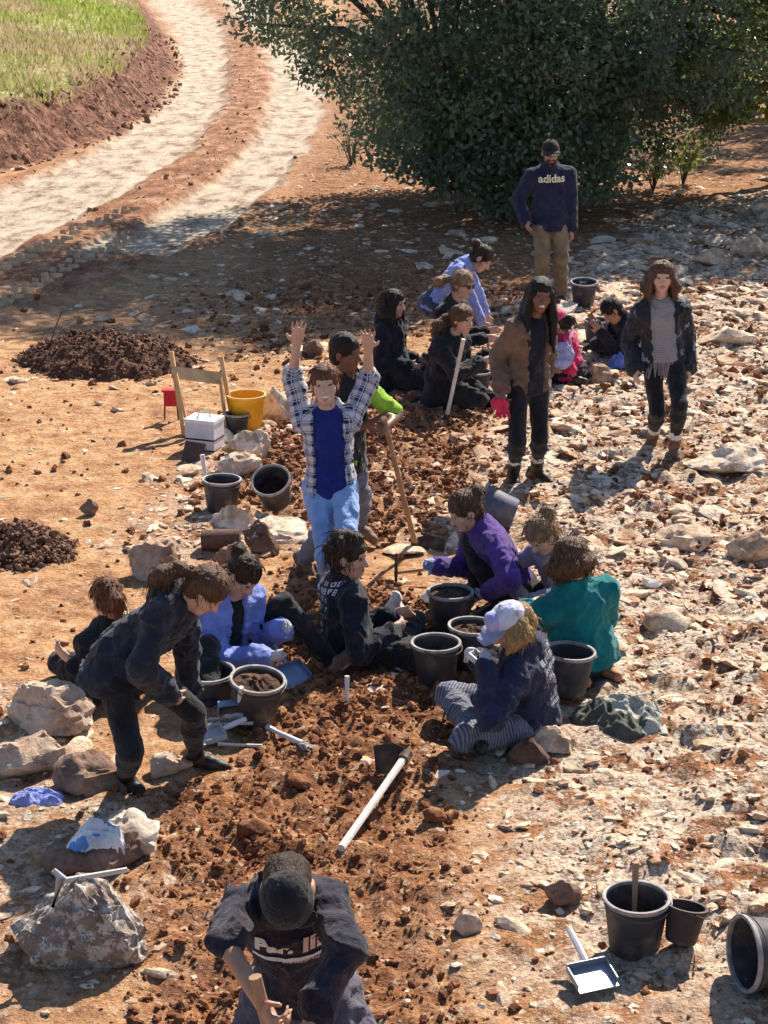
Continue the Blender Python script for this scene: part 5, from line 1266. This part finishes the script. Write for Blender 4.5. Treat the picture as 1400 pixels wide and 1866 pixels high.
boulder(1250, 1010, 110, 34, M_LIME, 24, 'broad pale stone on the open slope below the standing woman', .7, 'stone', 3)
boulder(1225, 1150, 90, 32, M_LIME, 25, 'pale stone right of the teal jersey', .7, 'stone', 3)
boulder(1030, 1650, 70, 36, M_BROWN, 26, 'flat red brown stone left of the front bucket', .7, 'stone', 3)
boulder(570, 652, 40, 28, M_BROWN, 27, 'small brown rock at the edge of the tree shadow', .8, 'stone', 3)
boulder(455, 1530, 70, 24, M_CLOD, 28, 'big clod of red soil above the cap of the nearest man', .7, 'stone', 3)
boulder(790, 1500, 46, 20, M_CLOD, 29, 'clod of red soil right of the lying hoe handle', .7, 'stone', 3)
boulder(540, 1440, 50, 20, M_CLOD, 30, 'clod of red soil left of the hoe blade', .7, 'stone', 3)
boulder(1330, 640, 110, 34, M_LIME, 31, 'wide pale rock right of the woman in the grey jumper', .7, 'stone', 3)
boulder(1380, 1040, 90, 46, M_LIME, 32, 'pale rock at the right edge level with the purple fleece', .7, 'stone', 3)
def soil_heap(px, py, w, h, mat, seed, label, clods, roots=0, depth=.6):
    b = G(px, py); s = scale_at(b); W = w / s / 2; Hh = h / s; D = W * depth; c = b + [0, D * .9, 0]; c[2] = gh(c[0], c[1])
    root = empty('soil_heap', c); tag(root, label, 'soil heap', 'heaps of dug soil')
    n = 60; gx, gy = np.meshgrid(np.linspace(-1.25, 1.25, n), np.linspace(-1.25, 1.25, n)); rr = np.sqrt(gx ** 2 + gy ** 2) + .35 * (fbm(gx * 2 + seed, gy * 2, seed=seed) - .5)
    z = Hh * np.clip(1 - rr, -.2, 1) ** 1.0 * .9 if False else Hh * np.where(rr < 1, (1 - np.clip(rr, 0, 1)) ** .8, -(rr - 1) * 1.2)
    z = z + Hh * .45 * (fbm(gx * 5, gy * 5, seed=seed + 3) - .5) * (rr < 1)
    ii = (np.arange(n - 1)[:, None] * n + np.arange(n - 1)[None]).ravel(); F = np.stack([ii, ii + 1, ii + n + 1, ii + n], 1)
    V = np.stack([gx.ravel() * W, gy.ravel() * D, z.ravel()], 1); obj('mound', np_mesh('mound', V, F, [mat], smooth=False), root)
    r = np.random.default_rng(seed); idx = r.choice(len(V), clods); idx = idx[V[idx, 2] > -.03]; rad = np.clip(.009 * (1 - r.uniform(0, 1, len(idx))) ** -.5, .009, .032)
    o = obj('clods', scatter_joined('clods', V[idx] + r.normal(0, .02, (len(idx), 3)) * [1, 1, .3], rad, np.where(rad > .035, 2, 1), mat, seed, .8, .1), root); tag(o, kind='stuff')
    if roots:
        mb = MB()
        for _ in range(roots):
            i = r.integers(len(V)); p = V[i]
            if p[2] < .02: continue
            d = r.normal(0, 1, 3) * [1, .7, .25]; d = vunit(d) * r.uniform(.2, .55); mb.tube([p, p + d * .5 + [0, 0, r.uniform(.03, .12)], p + d + [0, 0, r.uniform(-.02, .06)]], [.009, .007, .003], 5)
        mb.build('roots', simple('dry_root', (.16, .11, .085), .9, .3), root)
soil_heap(172, 692, 330, 62, M_HEAP, 71, 'heap of dark brown soil and roots at the edge of the tree shadow', 5200, 14, .9)
soil_heap(25, 1032, 200, 52, M_HEAP, 72, 'heap of brown clods at the left edge of the picture', 3600, 0, .9)
# ------------------------------------------------------------------ buckets
RUB = simple('black_rubber', (0.042, 0.042, 0.050), .62, .35, 9, bumps=.3, dust=.4); RIMM = simple('dusty_backlit_rim', (0.30, 0.285, 0.28), .8, .4, 20, dust=.4); WIRE = simple('bucket_wire', (.12, .11, .11), .5, .2, metal=.6)  # rim grey: dust, plus the white of backlit bucket edges painted in
BLUEP = simple('blue_plastic', (0.07, 0.085, 0.13), .6, .3, 9, dust=.3); ORANGE = simple('orange_plastic', (0.82, 0.38, 0.02), .5, .2, 8, dust=.15); BRUB = simple('brown_rubber', (.055, .042, .04), .65, .3, 9, dust=.5)
BKM = {}
def bucket(px, py, label, lean=(0, 0), fill=.16, mat=None, k=1.0, handle=True, rim=None, spin=0.0, lift=0.0, base=None):
    mat = mat or RUB; rim = rim or RIMM; rt, rb, h = .132 * k, .104 * k, .24 * k
    b = G(px, py) if base is None else base; root = empty('bucket', b); tag(root, label, 'bucket', 'rubber buckets')
    key = (mat.name, rim.name, round(k, 2), round(fill, 2))
    if key not in BKM:
        m1 = MB().lathe([(0, 0), (rb * .96, 0), (rb, .008), (rt, h - .012), (rt - .005, h - .012), (rb - .004, .012), (0, .012)], 30).mesh('shell', mat)
        m2 = MB().lathe([(rt - .006, h - .014), (rt - .006, h + .001), (rt + .001, h + .004), (rt + .008, h + .002), (rt + .010, h - .008), (rt + .007, h - .016), (rt - .001, h - .016)], 30).mesh('rim', rim)
        m3 = None
        if fill > 0:
            rf = rb + (rt - rb) * fill / h - .006; r = np.random.default_rng(int(fill * 1000)); V = [[0, 0, fill + .02]]; F = []
            for i in range(1, 6):
                for j in range(20): a = 6.283 * j / 20; V.append([rf * i / 5 * math.cos(a), rf * i / 5 * math.sin(a), fill + (.03 * (1 - i / 5) + r.normal(0, .007)) * (i < 5)])
            for j in range(20): F.append([0, 1 + j, 1 + (j + 1) % 20])
            for i in range(4):
                for j in range(20): F.append([1 + i * 20 + j, 1 + (i + 1) * 20 + j, 1 + (i + 1) * 20 + (j + 1) % 20, 1 + i * 20 + (j + 1) % 20])
            m3 = np_mesh('soil_fill', V, F, [M_DARK], smooth=False)
        hw = MB().tube([[(rt + .012) * math.cos(t), -(rt + .02) * math.sin(t) * .96, h - .006 - .03 * math.sin(t)] for t in np.linspace(0, math.pi, 15)], .0032, 6).mesh('handle', WIRE)
        BKM[key] = (m1, m2, m3, hw)
    m1, m2, m3, hw = BKM[key]
    sh_ = obj('shell', m1, root); obj('rim', m2, sh_)
    if m3: obj('soil_fill', m3, root)
    if handle: obj('handle', hw, root)
    ang = math.hypot(*lean); ax = np.array([lean[0] / (ang + 1e-9) * math.sin(ang), lean[1] / (ang + 1e-9) * math.sin(ang), math.cos(ang)])
    R = basis_z(ax, spin); up = rb * math.sin(ang) + lift
    set_frame(root, R, b + [0, 0, up * .9]); return root
bucket(405, 932, 'black bucket standing upright beside the pale stones at the left', (.02, 0), .10, spin=.4)
bucket(505, 925, 'black bucket tipped towards the camera beside the upright one', (-.15, -.62), .12, spin=1.2)
bucket(820, 1146, 'farthest of the three full buckets between the seated women', (0, 0), .21, spin=2)
bucket(858, 1212, 'full bucket partly behind the person in the pale cap', (.03, 0), .20, spin=.7)
bucket(794, 1243, 'nearest of the three full buckets in the centre, casting a round shadow', (0, 0), .15, spin=1.1)
bucket(1032, 1262, 'bucket wedged between the teal jersey and the navy sweatshirt', (.06, 0), .05, spin=2.6)
bucket(384, 1298, 'bucket nearest the boots of the bending woman', (0, -.05), .15, spin=2.2)
bucket(464, 1318, 'bucket brimming with dark soil beside the leaning dustpan', (.10, -.12), .225, mat=BRUB, spin=.2, k=1.06)
bucket(938, 962, 'blue grey bucket lying on its side behind the purple fleece', (-1.25, .25), 0, BLUEP, handle=False, k=1.05)
bucket(1156, 1728, 'black bucket standing alone in the right foreground with a trowel handle in it', (0, 0), .06, spin=.3)
bucket(1240, 1720, 'brown bucket leaning close behind the front bucket', (.16, .2), .04, BRUB, spin=1.8, k=.62, rim=BRUB)
bucket(1462, 1772, 'black bucket lying on its side at the lower right edge', (-1.45, -.35), 0, spin=.5, k=1.1)
bucket(1063, 556, 'bucket with a trowel standing beside the man in the cap', (0, -.12), .18, spin=.8, k=1.05)
bucket(1088, 626, 'dark bucket in front of the person bowing beside the grey jumper', (0, 0), .1, spin=.2)
bucket(868, 722, 'black bucket at the knees of the person in the long black coat', (0, 0), .18, spin=2.4, k=.95)
bucket(450, 780, 'orange container standing right of the wooden frame', (0, 0), 0, ORANGE, rim=simple('orange_rim', (.8, .5, .16), .5, .2), handle=False, k=1.2)
bucket(433, 790, 'small black bucket standing in front of the orange container', (0, 0), .1, spin=1, k=.72)
# ------------------------------------------------------------------ wooden sieve frame and things round it
WOOD = simple('pale_wood', (0.58, 0.37, 0.19), .75, .22, 7, bumps=.4); WOODB = simple('worn_wood', (0.36, 0.21, 0.12), .8, .25, 8, bumps=.4); WHITEW = simple('bleached_wood', (0.62, 0.56, 0.50), .75, .2, 9, bumps=.3, dust=.3)
STEEL = simple('dull_steel', (0.30, 0.33, 0.38), .45, .25, 8, metal=.55, dust=.3); STEELB = simple('blue_steel', (0.20, 0.27, 0.40), .5, .2, 8, metal=.3, dust=.3); IRON = simple('rusty_iron', (0.06, 0.042, 0.036), .75, .35, 12, metal=.3, dust=.35); WHITEP = simple('white_plastic', (0.68, 0.68, 0.70), .5, .1, 10, dust=.2); REDP = simple('red_plastic', (0.50, 0.02, 0.03), .5, .2, 8, dust=.1)
def plank(mb, a, b, w, t, side):
    """board from a to b, w wide along side, t thick"""
    a = np.asarray(a, float); b = np.asarray(b, float); z = vunit(b - a); s_ = np.asarray(side, float); s_ = vunit(s_ - (s_ @ z) * z); n = np.cross(z, s_)
    return mb.box((a + b) / 2, (w, t, np.linalg.norm(b - a)), np.stack([s_, n, z], 1))
fb = G(336, 792); fb2 = G(424, 786); root = empty('sieve_frame', fb); tag(root, 'pale wooden sieve frame standing upright beside the white box', 'frame')
yl, yr = fb[1], fb2[1]; L = lambda p: np.asarray(p) - fb
plank(MB(), L(at(336, 792, yl)), L(at(312, 640, yl + .12)), .034, .06, (1, 0, 0)).build('side_rail', WOOD, root, smooth=False)
plank(MB(), L(at(428, 786, yr)), L(at(403, 650, yr + .12)), .034, .06, (1, 0, 0)).build('side_rail', WOOD, root, smooth=False)
plank(MB(), L(at(346, 800, yl - .12)), L(at(321, 680, yl)), .02, .05, (1, 0, 0)).build('inner_rail', WOOD, root, smooth=False)
plank(MB(), L(at(414, 795, yr - .1)), L(at(402, 690, yr)), .02, .10, (1, 0, 0)).build('inner_rail', WOODB, root, smooth=False)
plank(MB(), L(at(313, 678, yl + .05)), L(at(404, 690, yr + .05)), .10, .022, (0, .55, .85)).build('cross_board', WOOD, root, smooth=False)
plank(MB(), L(at(333, 784, yl - .02)), L(at(424, 780, yr - .02)), .09, .02, (0, 0, 1)).build('bottom_board', WOOD, root, smooth=False)
# white box
wb = G(372, 822); root = empty('white_box', wb); tag(root, 'white lidded box with a dark strap standing under the wooden frame', 'box')
Rb = rotz(-.35)
MB().box((0, .1, .115), (.25, .19, .21), Rb).build('carton', simple('white_card', (.62, .60, .66), .7, .1, 10, dust=.15), root, smooth=False)
MB().box((0, .1, .235), (.262, .202, .028), Rb).build('lid', simple('white_lid', (.74, .74, .76), .5, .08, 10), root, smooth=False)
MB().box((0, .1, .09), (.256, .196, .012), Rb).build('strap', BLACK, root, smooth=False); MB().tube([(-.05, .1, .25), (-.03, .1, .3), (.03, .1, .3), (.05, .1, .25)], .008, 6).build('handle', WHITEP, root)
tb_ = G(352, 846); o = MB().box((0, .05, .075), (.17, .03, .17), rotz(-.5) @ np.array([[1, 0, 0], [0, .9, .43], [0, -.43, .9]])).build('tile', simple('brown_tile', (.085, .05, .045), .8, .3), None, tb_, smooth=False)
tag(o, 'square dark brown tile leaning against the front of the white box', 'tile')
# red stool
rs = G(312, 768); root = empty('stool', rs); tag(root, 'small red plastic stool standing left of the wooden frame', 'stool')
MB().box((0, .03, .20), (.115, .025, .15)).build('backrest', REDP, root, smooth=False); MB().box((0, .0, .272), (.135, .09, .016)).build('seat', REDP, root, smooth=False)
for x_ in (-.052, .052): MB().tube([(x_, .03, .13), (x_ * 1.1, .04, 0)], .007, 6).build('leg', IRON, root)
# ------------------------------------------------------------------ long tools
def hoe(a, b, label, hm, head='b', blade=(.16, .17), bdir=None, grip=.016, name='hoe', n_=None):
    """a: butt, b: head end"""
    a = np.asarray(a, float); b = np.asarray(b, float); root = empty(name, b); tag(root, label, 'hoe', 'long handled tools'); d = vunit(a - b); L_ = np.linalg.norm(a - b)
    MB().tube([np.zeros(3) - d * .02, d * L_ * .3, d * L_ * .7, d * L_], [grip * 1.15, grip, grip, grip * 1.1], 8).build('handle', hm, root)
    bd = vunit(bdir if bdir is not None else V3(-1, 0, -.3)); w = np.asarray(n_, float) if n_ is not None else np.cross(bd, d); w = vunit(w - (w @ bd) * bd); nn = np.cross(bd, w); W, D = blade; V = []; F = []
    for t in (-.003, .003):
        for u, v in ((.02, -.3), (.02, .3), (.35, .5), (1, .46), (1, -.46), (.35, -.5)): V.append(bd * u * D + w * v * W + nn * (t + .012 * (1 - u)))
    F = [[0, 1, 2, 3, 4, 5][::-1], [6, 7, 8, 9, 10, 11]] + [[i, (i + 1) % 6, 6 + (i + 1) % 6, 6 + i] for i in range(6)]
    MB().add(V, F).build('blade', IRON, root, smooth=False); MB().tube([-d * .035, d * .035], grip * 1.7, 8).build('socket', IRON, root)
    return root
g1, g2 = G(738, 1413), G(622, 1553)
hoe(g2 + [0, 0, .02], g1 + [0, 0, .10], 'hoe with bleached handle lying on the dug soil, iron blade up', WHITEW, bdir=V3(-1, .05, -.12), blade=(.15, .15), grip=.018, n_=V3(0, .35, 1))
hb_ = G(757, 1000); hp = at(703, 776, BOY.Y - .20); hoe(hp + (hp - hb_) * .06, hb_ + [0, 0, .03], 'long brown hoe held by the boy in the lime tee', WOODB, bdir=V3(.9, -.3, -.12), blade=(.17, .2), grip=.017, n_=V3(.2, .5, .8))
hb_ = G(814, 766); hoe(at(845, 618, hb_[1] - .06), hb_ + [0, 0, .02], 'pale hoe handle leaning in front of the long black coat', WHITEW, bdir=V3(.6, -.3, -.5), grip=.016)
hb_ = at(590, 1960, 5.0); hp = at(470, 1800, 4.97); hb_ = V3(hb_[0], 4.93, gh(hb_[0], 4.93) + .02); hoe(hp + (hp - hb_) * .04, hb_, 'hoe with brown handle held by the nearest man', WOODB, bdir=V3(.3, -.9, -.3), grip=.019)
# pick held by the purple fleece
pk = G(722, 1066); root = empty('hand_pick', pk); tag(root, 'iron hand pick held out by the person in the purple fleece', 'pick'); ph = at(790, 1036, pk[1] + .05); hd_ = at(722, 1044, pk[1])
MB().tube([hd_ - pk, ph - pk], .011, 7).build('handle', WOODB, root); MB().tube([V3(0, 0, .0), hd_ - pk, at(722, 1008, pk[1]) - pk], [.006, .014, .006], 6).build('head', IRON, root)
# pick on the boulder
p7, w7, h7 = BOULD[7]; c = at(165, 1596, p7[1] - .02); root = empty('hand_pick', c); tag(root, 'pale handled pick lying on the big lichen spotted boulder', 'pick'); e0, e1 = at(112, 1606, c[1]) - c, at(232, 1585, c[1] + .05) - c
MB().tube([e0, e1], [.013, .011], 7).build('handle', WHITEW, root); MB().tube([e0 + [-.03, 0, .05], e0 + [0, 0, .02], e0 + [-.035, -.03, -.10]], [.012, .022, .008], 7).build('head', STEEL, root)
# ------------------------------------------------------------------ dustpans, trowels, brushes
def dustpan(p, R, label, mat, hmat, s=1.0, hl=.13):
    root = empty('dustpan', p); tag(root, label, 'dustpan', 'dustpans and small tools')
    w, d, h = .11 * s, .17 * s, .045 * s; t = .004; mb = MB(); mb.box((0, d / 2, t / 2), (w * 2, d, t)); mb.box((0, 0, h / 2), (w * 2, t, h)); mb.box((-w, d * .42, h * .4), (t, d * .84, h * .8)); mb.box((w, d * .42, h * .4), (t, d * .84, h * .8))
    mb.build('tray', mat, root, smooth=False); MB().tube([(0, -.005, h * .7), (0, -hl * .5, h * 1.0), (0, -hl, h * 1.25)], [.014, .016, .013], 8).build('handle', hmat, root); set_frame(root, R, p); return root
def rx(a): c, s_ = math.cos(a), math.sin(a); return np.array([[1, 0, 0], [0, c, -s_], [0, s_, c]])
dustpan(G(436, 1330) + [0, 0.02, .165], rotz(.25) @ np.array([[-1, 0, 0], [0, .3, -.954], [0, -.954, -.3]]).T, 'steel blue dustpan leaning against the brimming bucket', STEELB, WHITEP, 1.0)
dustpan(G(520, 1246) + [0, 0, .10], rotz(-2.4) @ rx(-.5), 'steel blue dustpan at the glove of the periwinkle hoodie', STEELB, STEEL, .85)
dustpan(G(1078, 1800) + [-.02, .06, .06], rotz(3.5) @ rx(-.25), 'steel dustpan with white handle in the lower right foreground', STEEL, WHITEP, .78, .17)
dustpan(G(408, 1345) + [0, 0, .03], rotz(1.9) @ rx(-.15), 'pale grey dustpan lying flat beside the stretched dark shoe', simple('grey_plastic', (.42, .42, .44), .6, .15, dust=.3), WHITEP, .75)
def stick(pa, pb, rad, label, mat, name='brush', cat='brush', za=.02, zb=.02, tip=None, tipmat=None):
    a, b = G(*pa) + [0, 0, za], G(*pb) + [0, 0, zb]; root = empty(name, a); tag(root, label, cat, 'dustpans and small tools'); d = b - a
    MB().tube([np.zeros(3), d * .3, d * .7, d], [rad * 1.2, rad * .8, rad, rad * 1.15], 8).build('handle', mat, root)
    if tip:
        u = vunit(d); mb = MB(); r = np.random.default_rng(3); 
        for _ in range(24): j = r.normal(0, .012, 3); mb.tube([d + j * .5, d + u * tip + j * 1.3], [.0035, .002], 4)
        mb.build('bristles', tipmat or WHITEW, root)
    return root
stick((488, 1332), (552, 1362), .016, 'white handled brush lying right of the brimming bucket', WHITEP, tip=.05)
stick((398, 1362), (478, 1366), .009, 'thin pale stick lying below the flat grey dustpan', WHITEW, 'stick', 'stick'); stick((372, 1336), (462, 1334), .008, 'thin pale rod lying against the foot of the buckets', WHITEW, 'rod', 'rod', .05, .05)
stick((632, 1302), (633, 1282), .012, 'white handled peg sticking up from the soil below the seated woman', WHITEP, 'peg', 'peg', .0, .16)
stick((1154, 1722), (1152, 1712), .013, 'brown trowel handle sticking up out of the front bucket', WOODB, 'trowel', 'trowel', .08, .36)
stick((1056, 552), (1068, 560), .014, 'pale trowel handle over the rim of the bucket beside the man in the cap', WHITEW, 'trowel', 'trowel', .22, .27)
stick((378, 905), (371, 900), .016, 'white tool handle leaning at the left of the upright bucket', WHITEP, 'trowel', 'trowel', .05, .30)
root = empty('brush', at(892, 1226, CAPPER.Y - .1)); tag(root, 'white handled brush held by the person in the pale cap', 'brush', 'dustpans and small tools'); d_ = at(852, 1192, CAPPER.Y - .06) - np.array(root.location)
MB().tube([np.zeros(3), d_ * .4, d_], [.010, .014, .017], 8).build('handle', WHITEP, root); MB().tube([-d_ * .3, d_ * .05], [.02, .012], 8, flat=.4).build('bristles', WHITEW, root)
stick((1100, 640), (1090, 632), .012, 'pale brush standing by the dark bucket behind the grey jumper', WHITEW, 'brush', 'brush', .02, .2, .04); stick((1108, 650), (1125, 636), .011, 'tan stick with a white end beside the crumpled blue cloth', WOODB, 'stick', 'stick', .02, .16)
def slab(px, py, size, label, seed, mat, name='sherd', z=.03, rz=0.0):
    p = G(px, py) + [0, 0, z]; V, F = stone_shape(3, seed, .2, 14); V = V / np.abs(V).max(0) * np.asarray(size) / 2; o = obj(name, np_mesh(name, V @ rotz(rz).T, F, [mat], smooth=False), None, p); tag(o, label, 'stone', 'finds and loose stones'); return o
PALE = simple('chalk_white', (.70, .66, .60), .85, .15, 20, bumps=.5)
slab(737, 1224, (.17, .10, .05), 'flat white sherd left of the nearest central bucket', 81, PALE, rz=.4); slab(780, 1100, (.10, .09, .08), 'white oval stone left of the farthest central bucket', 82, PALE); slab(1185, 1070, (.14, .1, .06), 'small bright white block on the open slope at the right', 83, PALE); slab(735, 1008, (.3, .3, .05), 'flat pale slab at the foot of the held hoe', 86, M_LIME)
fk = G(722, 1128); root = empty('forked_stone', fk); tag(root, 'pale forked stone at the hands of the curly haired woman', 'stone')
SS = SDF(fk - .25, fk + .35, .012); SS.cone(at(722, 1085, fk[1]), at(720, 1112, fk[1]), .028, .04, .03).cone(at(720, 1112, fk[1]), at(742, 1124, fk[1] - .05), .045, .03, .03).cone(at(720, 1112, fk[1]), at(704, 1128, fk[1] - .08), .045, .035, .03)
V, Q, fm = SS.mesh(1); V = folds(V, Q, .02, 14, 4); obj('block', np_mesh('block', V - fk, Q, [PALE]), root)
# clay roll
cr = G(395, 1002); root = empty('clay_roll', cr); tag(root, 'brown cylindrical roll lying among the stones behind the bending woman', 'roll')
ca, cb = at(368, 985, cr[1]) - cr, at(438, 982, cr[1]) - cr; MB().tube([ca, ca * .5 + cb * .5, cb], [.068, .072, .066], 18).build('roll', M_BROWN, root)
# ------------------------------------------------------------------ cloth heaps
def crumple_old(px, py, w, h, d, label, mat, seed, name, cat, amp=.05, base=None, z=0.0, mat2=None):
    p = (G(px, py) if base is None else np.asarray(base, float)); s = scale_at(p); W, D = w / s / 2, d; r = np.random.default_rng(seed)
    S = SDF(p - [W * 1.4, D * 1.4, .15], p + [W * 1.4, D * 1.4, h * 2 + .2], .011)
    for i in range(9):
        c = p + [r.uniform(-.75, .75) * W, r.uniform(-.7, .7) * D, z + r.uniform(.15, .6) * h]; e = c + r.normal(0, 1, 3) * [W * .35, D * .3, h * .15]
        S.cone(c, e, r.uniform(.22, .42) * h + .02, r.uniform(.15, .35) * h + .015, .03, 1 if (mat2 is not None and i % 3 == 0) else 0)
    V, Q, fm = S.mesh(1); V = folds(V, Q, amp, 10, seed); V = folds(V, Q, amp * .4, 26, seed + 1)
    o = obj(name, np_mesh(name, V - p, Q, [mat] + ([mat2] if mat2 is not None else []), fm), None, p); tag(o, label, cat); return o
def crumple(px, py, w, h, d, label, mat, seed, name, cat, amp=.05, base=None, z=0.0, mat2=None, drape=None, sm=0):
    """a dropped piece of cloth: creased sheet with a ragged outline, drooping to the ground all round"""
    p = (G(px, py) if base is None else np.asarray(base, float)); s = scale_at(p); W, D = w / s / 2, d; n = 90
    gx, gy = np.meshgrid(np.linspace(-1.2, 1.2, n), np.linspace(-1.2, 1.2, n)); th = np.arctan2(gy, gx)
    out = .82 + .34 * (fbm(np.cos(th) * 1.3 + seed, np.sin(th) * 1.3, seed=seed) - .5) * 2; rr = np.sqrt(gx ** 2 + gy ** 2) / out
    wx = gx + .5 * (fbm(gx * 1.5, gy * 1.5, seed=seed + 1) - .5); wy = gy + .5 * (fbm(gx * 1.5 + 9, gy * 1.5, seed=seed + 2) - .5)
    if sm: wx, wy = wx * .8, wy * 1.0
    rid = 1 - np.abs(fbm(wx * 2.1 + seed, wy * 2.6, seed=seed + 3, o=2) - .5) * 4; rid2 = 1 - np.abs(fbm(wx * 5 + seed, wy * 4, seed=seed + 4, o=2) - .5) * 4
    zz = h * (np.clip(1 - rr, 0, 1) ** .45) * (.55 + (.36 if sm else .45) * rid + (.30 if sm else .22) * rid2) - .03 * sstep(.92, 1.05, rr); zz = zz + z
    ii = (np.arange(n - 1)[:, None] * n + np.arange(n - 1)[None]).ravel(); Q = np.stack([ii, ii + 1, ii + n + 1, ii + n], 1); Q = Q[(rr.ravel()[Q] < 1.08).all(1)]
    V = np.stack([gx.ravel() * W, gy.ravel() * D, zz.ravel()], 1)
    if drape is not None:
        bv = BVHTree.FromPolygons([v.co[:] for v in drape.data.vertices], [list(q.vertices) for q in drape.data.polygons]); o0 = np.array(drape.location)
        for i in range(len(V)):
            w_ = V[i] + p - o0; hit = bv.ray_cast(Vector((w_[0], w_[1], 3.0)), Vector((0, 0, -1)))
            V[i, 2] = (hit[0].z + o0[2] - p[2] if hit[0] is not None else -.25) + .012 + max(zz.ravel()[i], 0) * .6
    fm = ((fbm(wx * 1.6 + 3, wy * 1.6, seed=seed + 7) > .54).ravel()[Q[:, 0]]).astype(int) if mat2 is not None else np.zeros(len(Q), int)
    o = obj(name, np_mesh(name, V, Q, [mat] + ([mat2] if mat2 is not None else []), fm), None, p); tag(o, label, cat); return o
OLIVE = F_('olive_canvas', (.075, .078, .060), fleck=.3, dust=.05); OLIVEL = F_('pale_lining', (.36, .35, .30), fleck=.2, dust=.1)
JK = crumple(1128, 1318, 200, .15, .23, 'crumpled olive grey jacket lying right of the seated navy sweatshirt', OLIVE, 5, 'jacket_heap', 'jacket', .05, mat2=OLIVEL, sm=1)
p_ = np.array(JK.location)
for q_ in ([(1150, 1268, .16), (1185, 1262, .20), (1205, 1300, .10), (1212, 1338, .02)], [(1060, 1300, .10), (1100, 1282, .17), (1140, 1286, .17), (1178, 1310, .12)], [(1052, 1335, .02), (1085, 1316, .09), (1130, 1322, .10)]):
    MB().tube([flat(a_, b_, p_[2] + c_) - p_ if c_ < .05 else at(a_, b_ , p_[1] + .06) - p_ for a_, b_, c_ in q_], .018, 6, flat=.35).build('strap', OLIVEL, JK)
crumple(72, 1462, 120, .07, .10, 'crumpled lavender blue cloth on the ground at the left edge', F_('blue_rag', (.24, .28, .62), fleck=.25), 6, 'cloth', 'cloth', .03)
p6, w6, h6 = BOULD[6]
crumple(0, 0, 110, .06, .09, 'blue and white towel lying over the brown boulder', F_('blue_towel', (.10, .26, .58)), 7, 'towel', 'towel', .02, p6 + V3(.03, -.03, 0), mat2=F_('white_towel', (.66, .66, .68)), drape=B6)
crumple(1128, 662, 50, .10, .08, 'crumpled blue cloth beside the boots behind the grey jumper', F_('blue_rag2', (.13, .19, .50)), 8, 'cloth', 'cloth', .02)
c = TANW.wr['R'] + vunit(TANW.wr['R'] - TANW.el['R']) * .09; SS = SDF(c - .2, c + .2, .008); SS.ell(c + V3(0, 0, -.05), np.eye(3), (.05, .04, .06), .02).ell(c + V3(-.05, -.01, -.03), np.eye(3), (.035, .03, .045), .02)
for q_ in (-.03, -.01, .012, .034): SS.cone(c + V3(q_, 0, -.08), c + V3(q_ * 1.5, -.02, -.135), .014, .011, .01)
V, Q, fm = SS.mesh(1); o = obj('gloves', np_mesh('gloves', folds(V, Q, .006, 20, 3) - c, Q, [F_('red_glove', (.62, .03, .08), dust=0)]), None, c); tag(o, 'pair of red gloves held by the woman in the tan jacket', 'gloves')
# tote on the back of the kneeling person in pink
c = PINKP.p(1024, 668, -.17); root = empty('tote_bag', c); tag(root, 'lavender and white tote bag on the back of the person in pink', 'bag'); Rt = rotz(.25)
SS = SDF(c - .25, c + .35, .01); SS.ell(c + [0, 0, .10], Rt.T, (.115, .05, .12), .01, 0).ell(c + [0, -.03, .04], Rt.T, (.10, .045, .06), .01, 0); V, Q, fm = SS.mesh(1); V = folds(V, Q, .014, 14, 2); obj('bag', np_mesh('bag', V - c, Q, [F_('lavender_canvas', (.34, .34, .58), fleck=.3, dust=0)]), root)
for x_ in (-.07, .08): MB().tube([(x_, -.03, .18), (x_ * .8, -.02, .27), (x_ * 1.2, .06, .33)], .012, 6).build('strap', F_('pale_strap', (.55, .55, .66), dust=0), root)
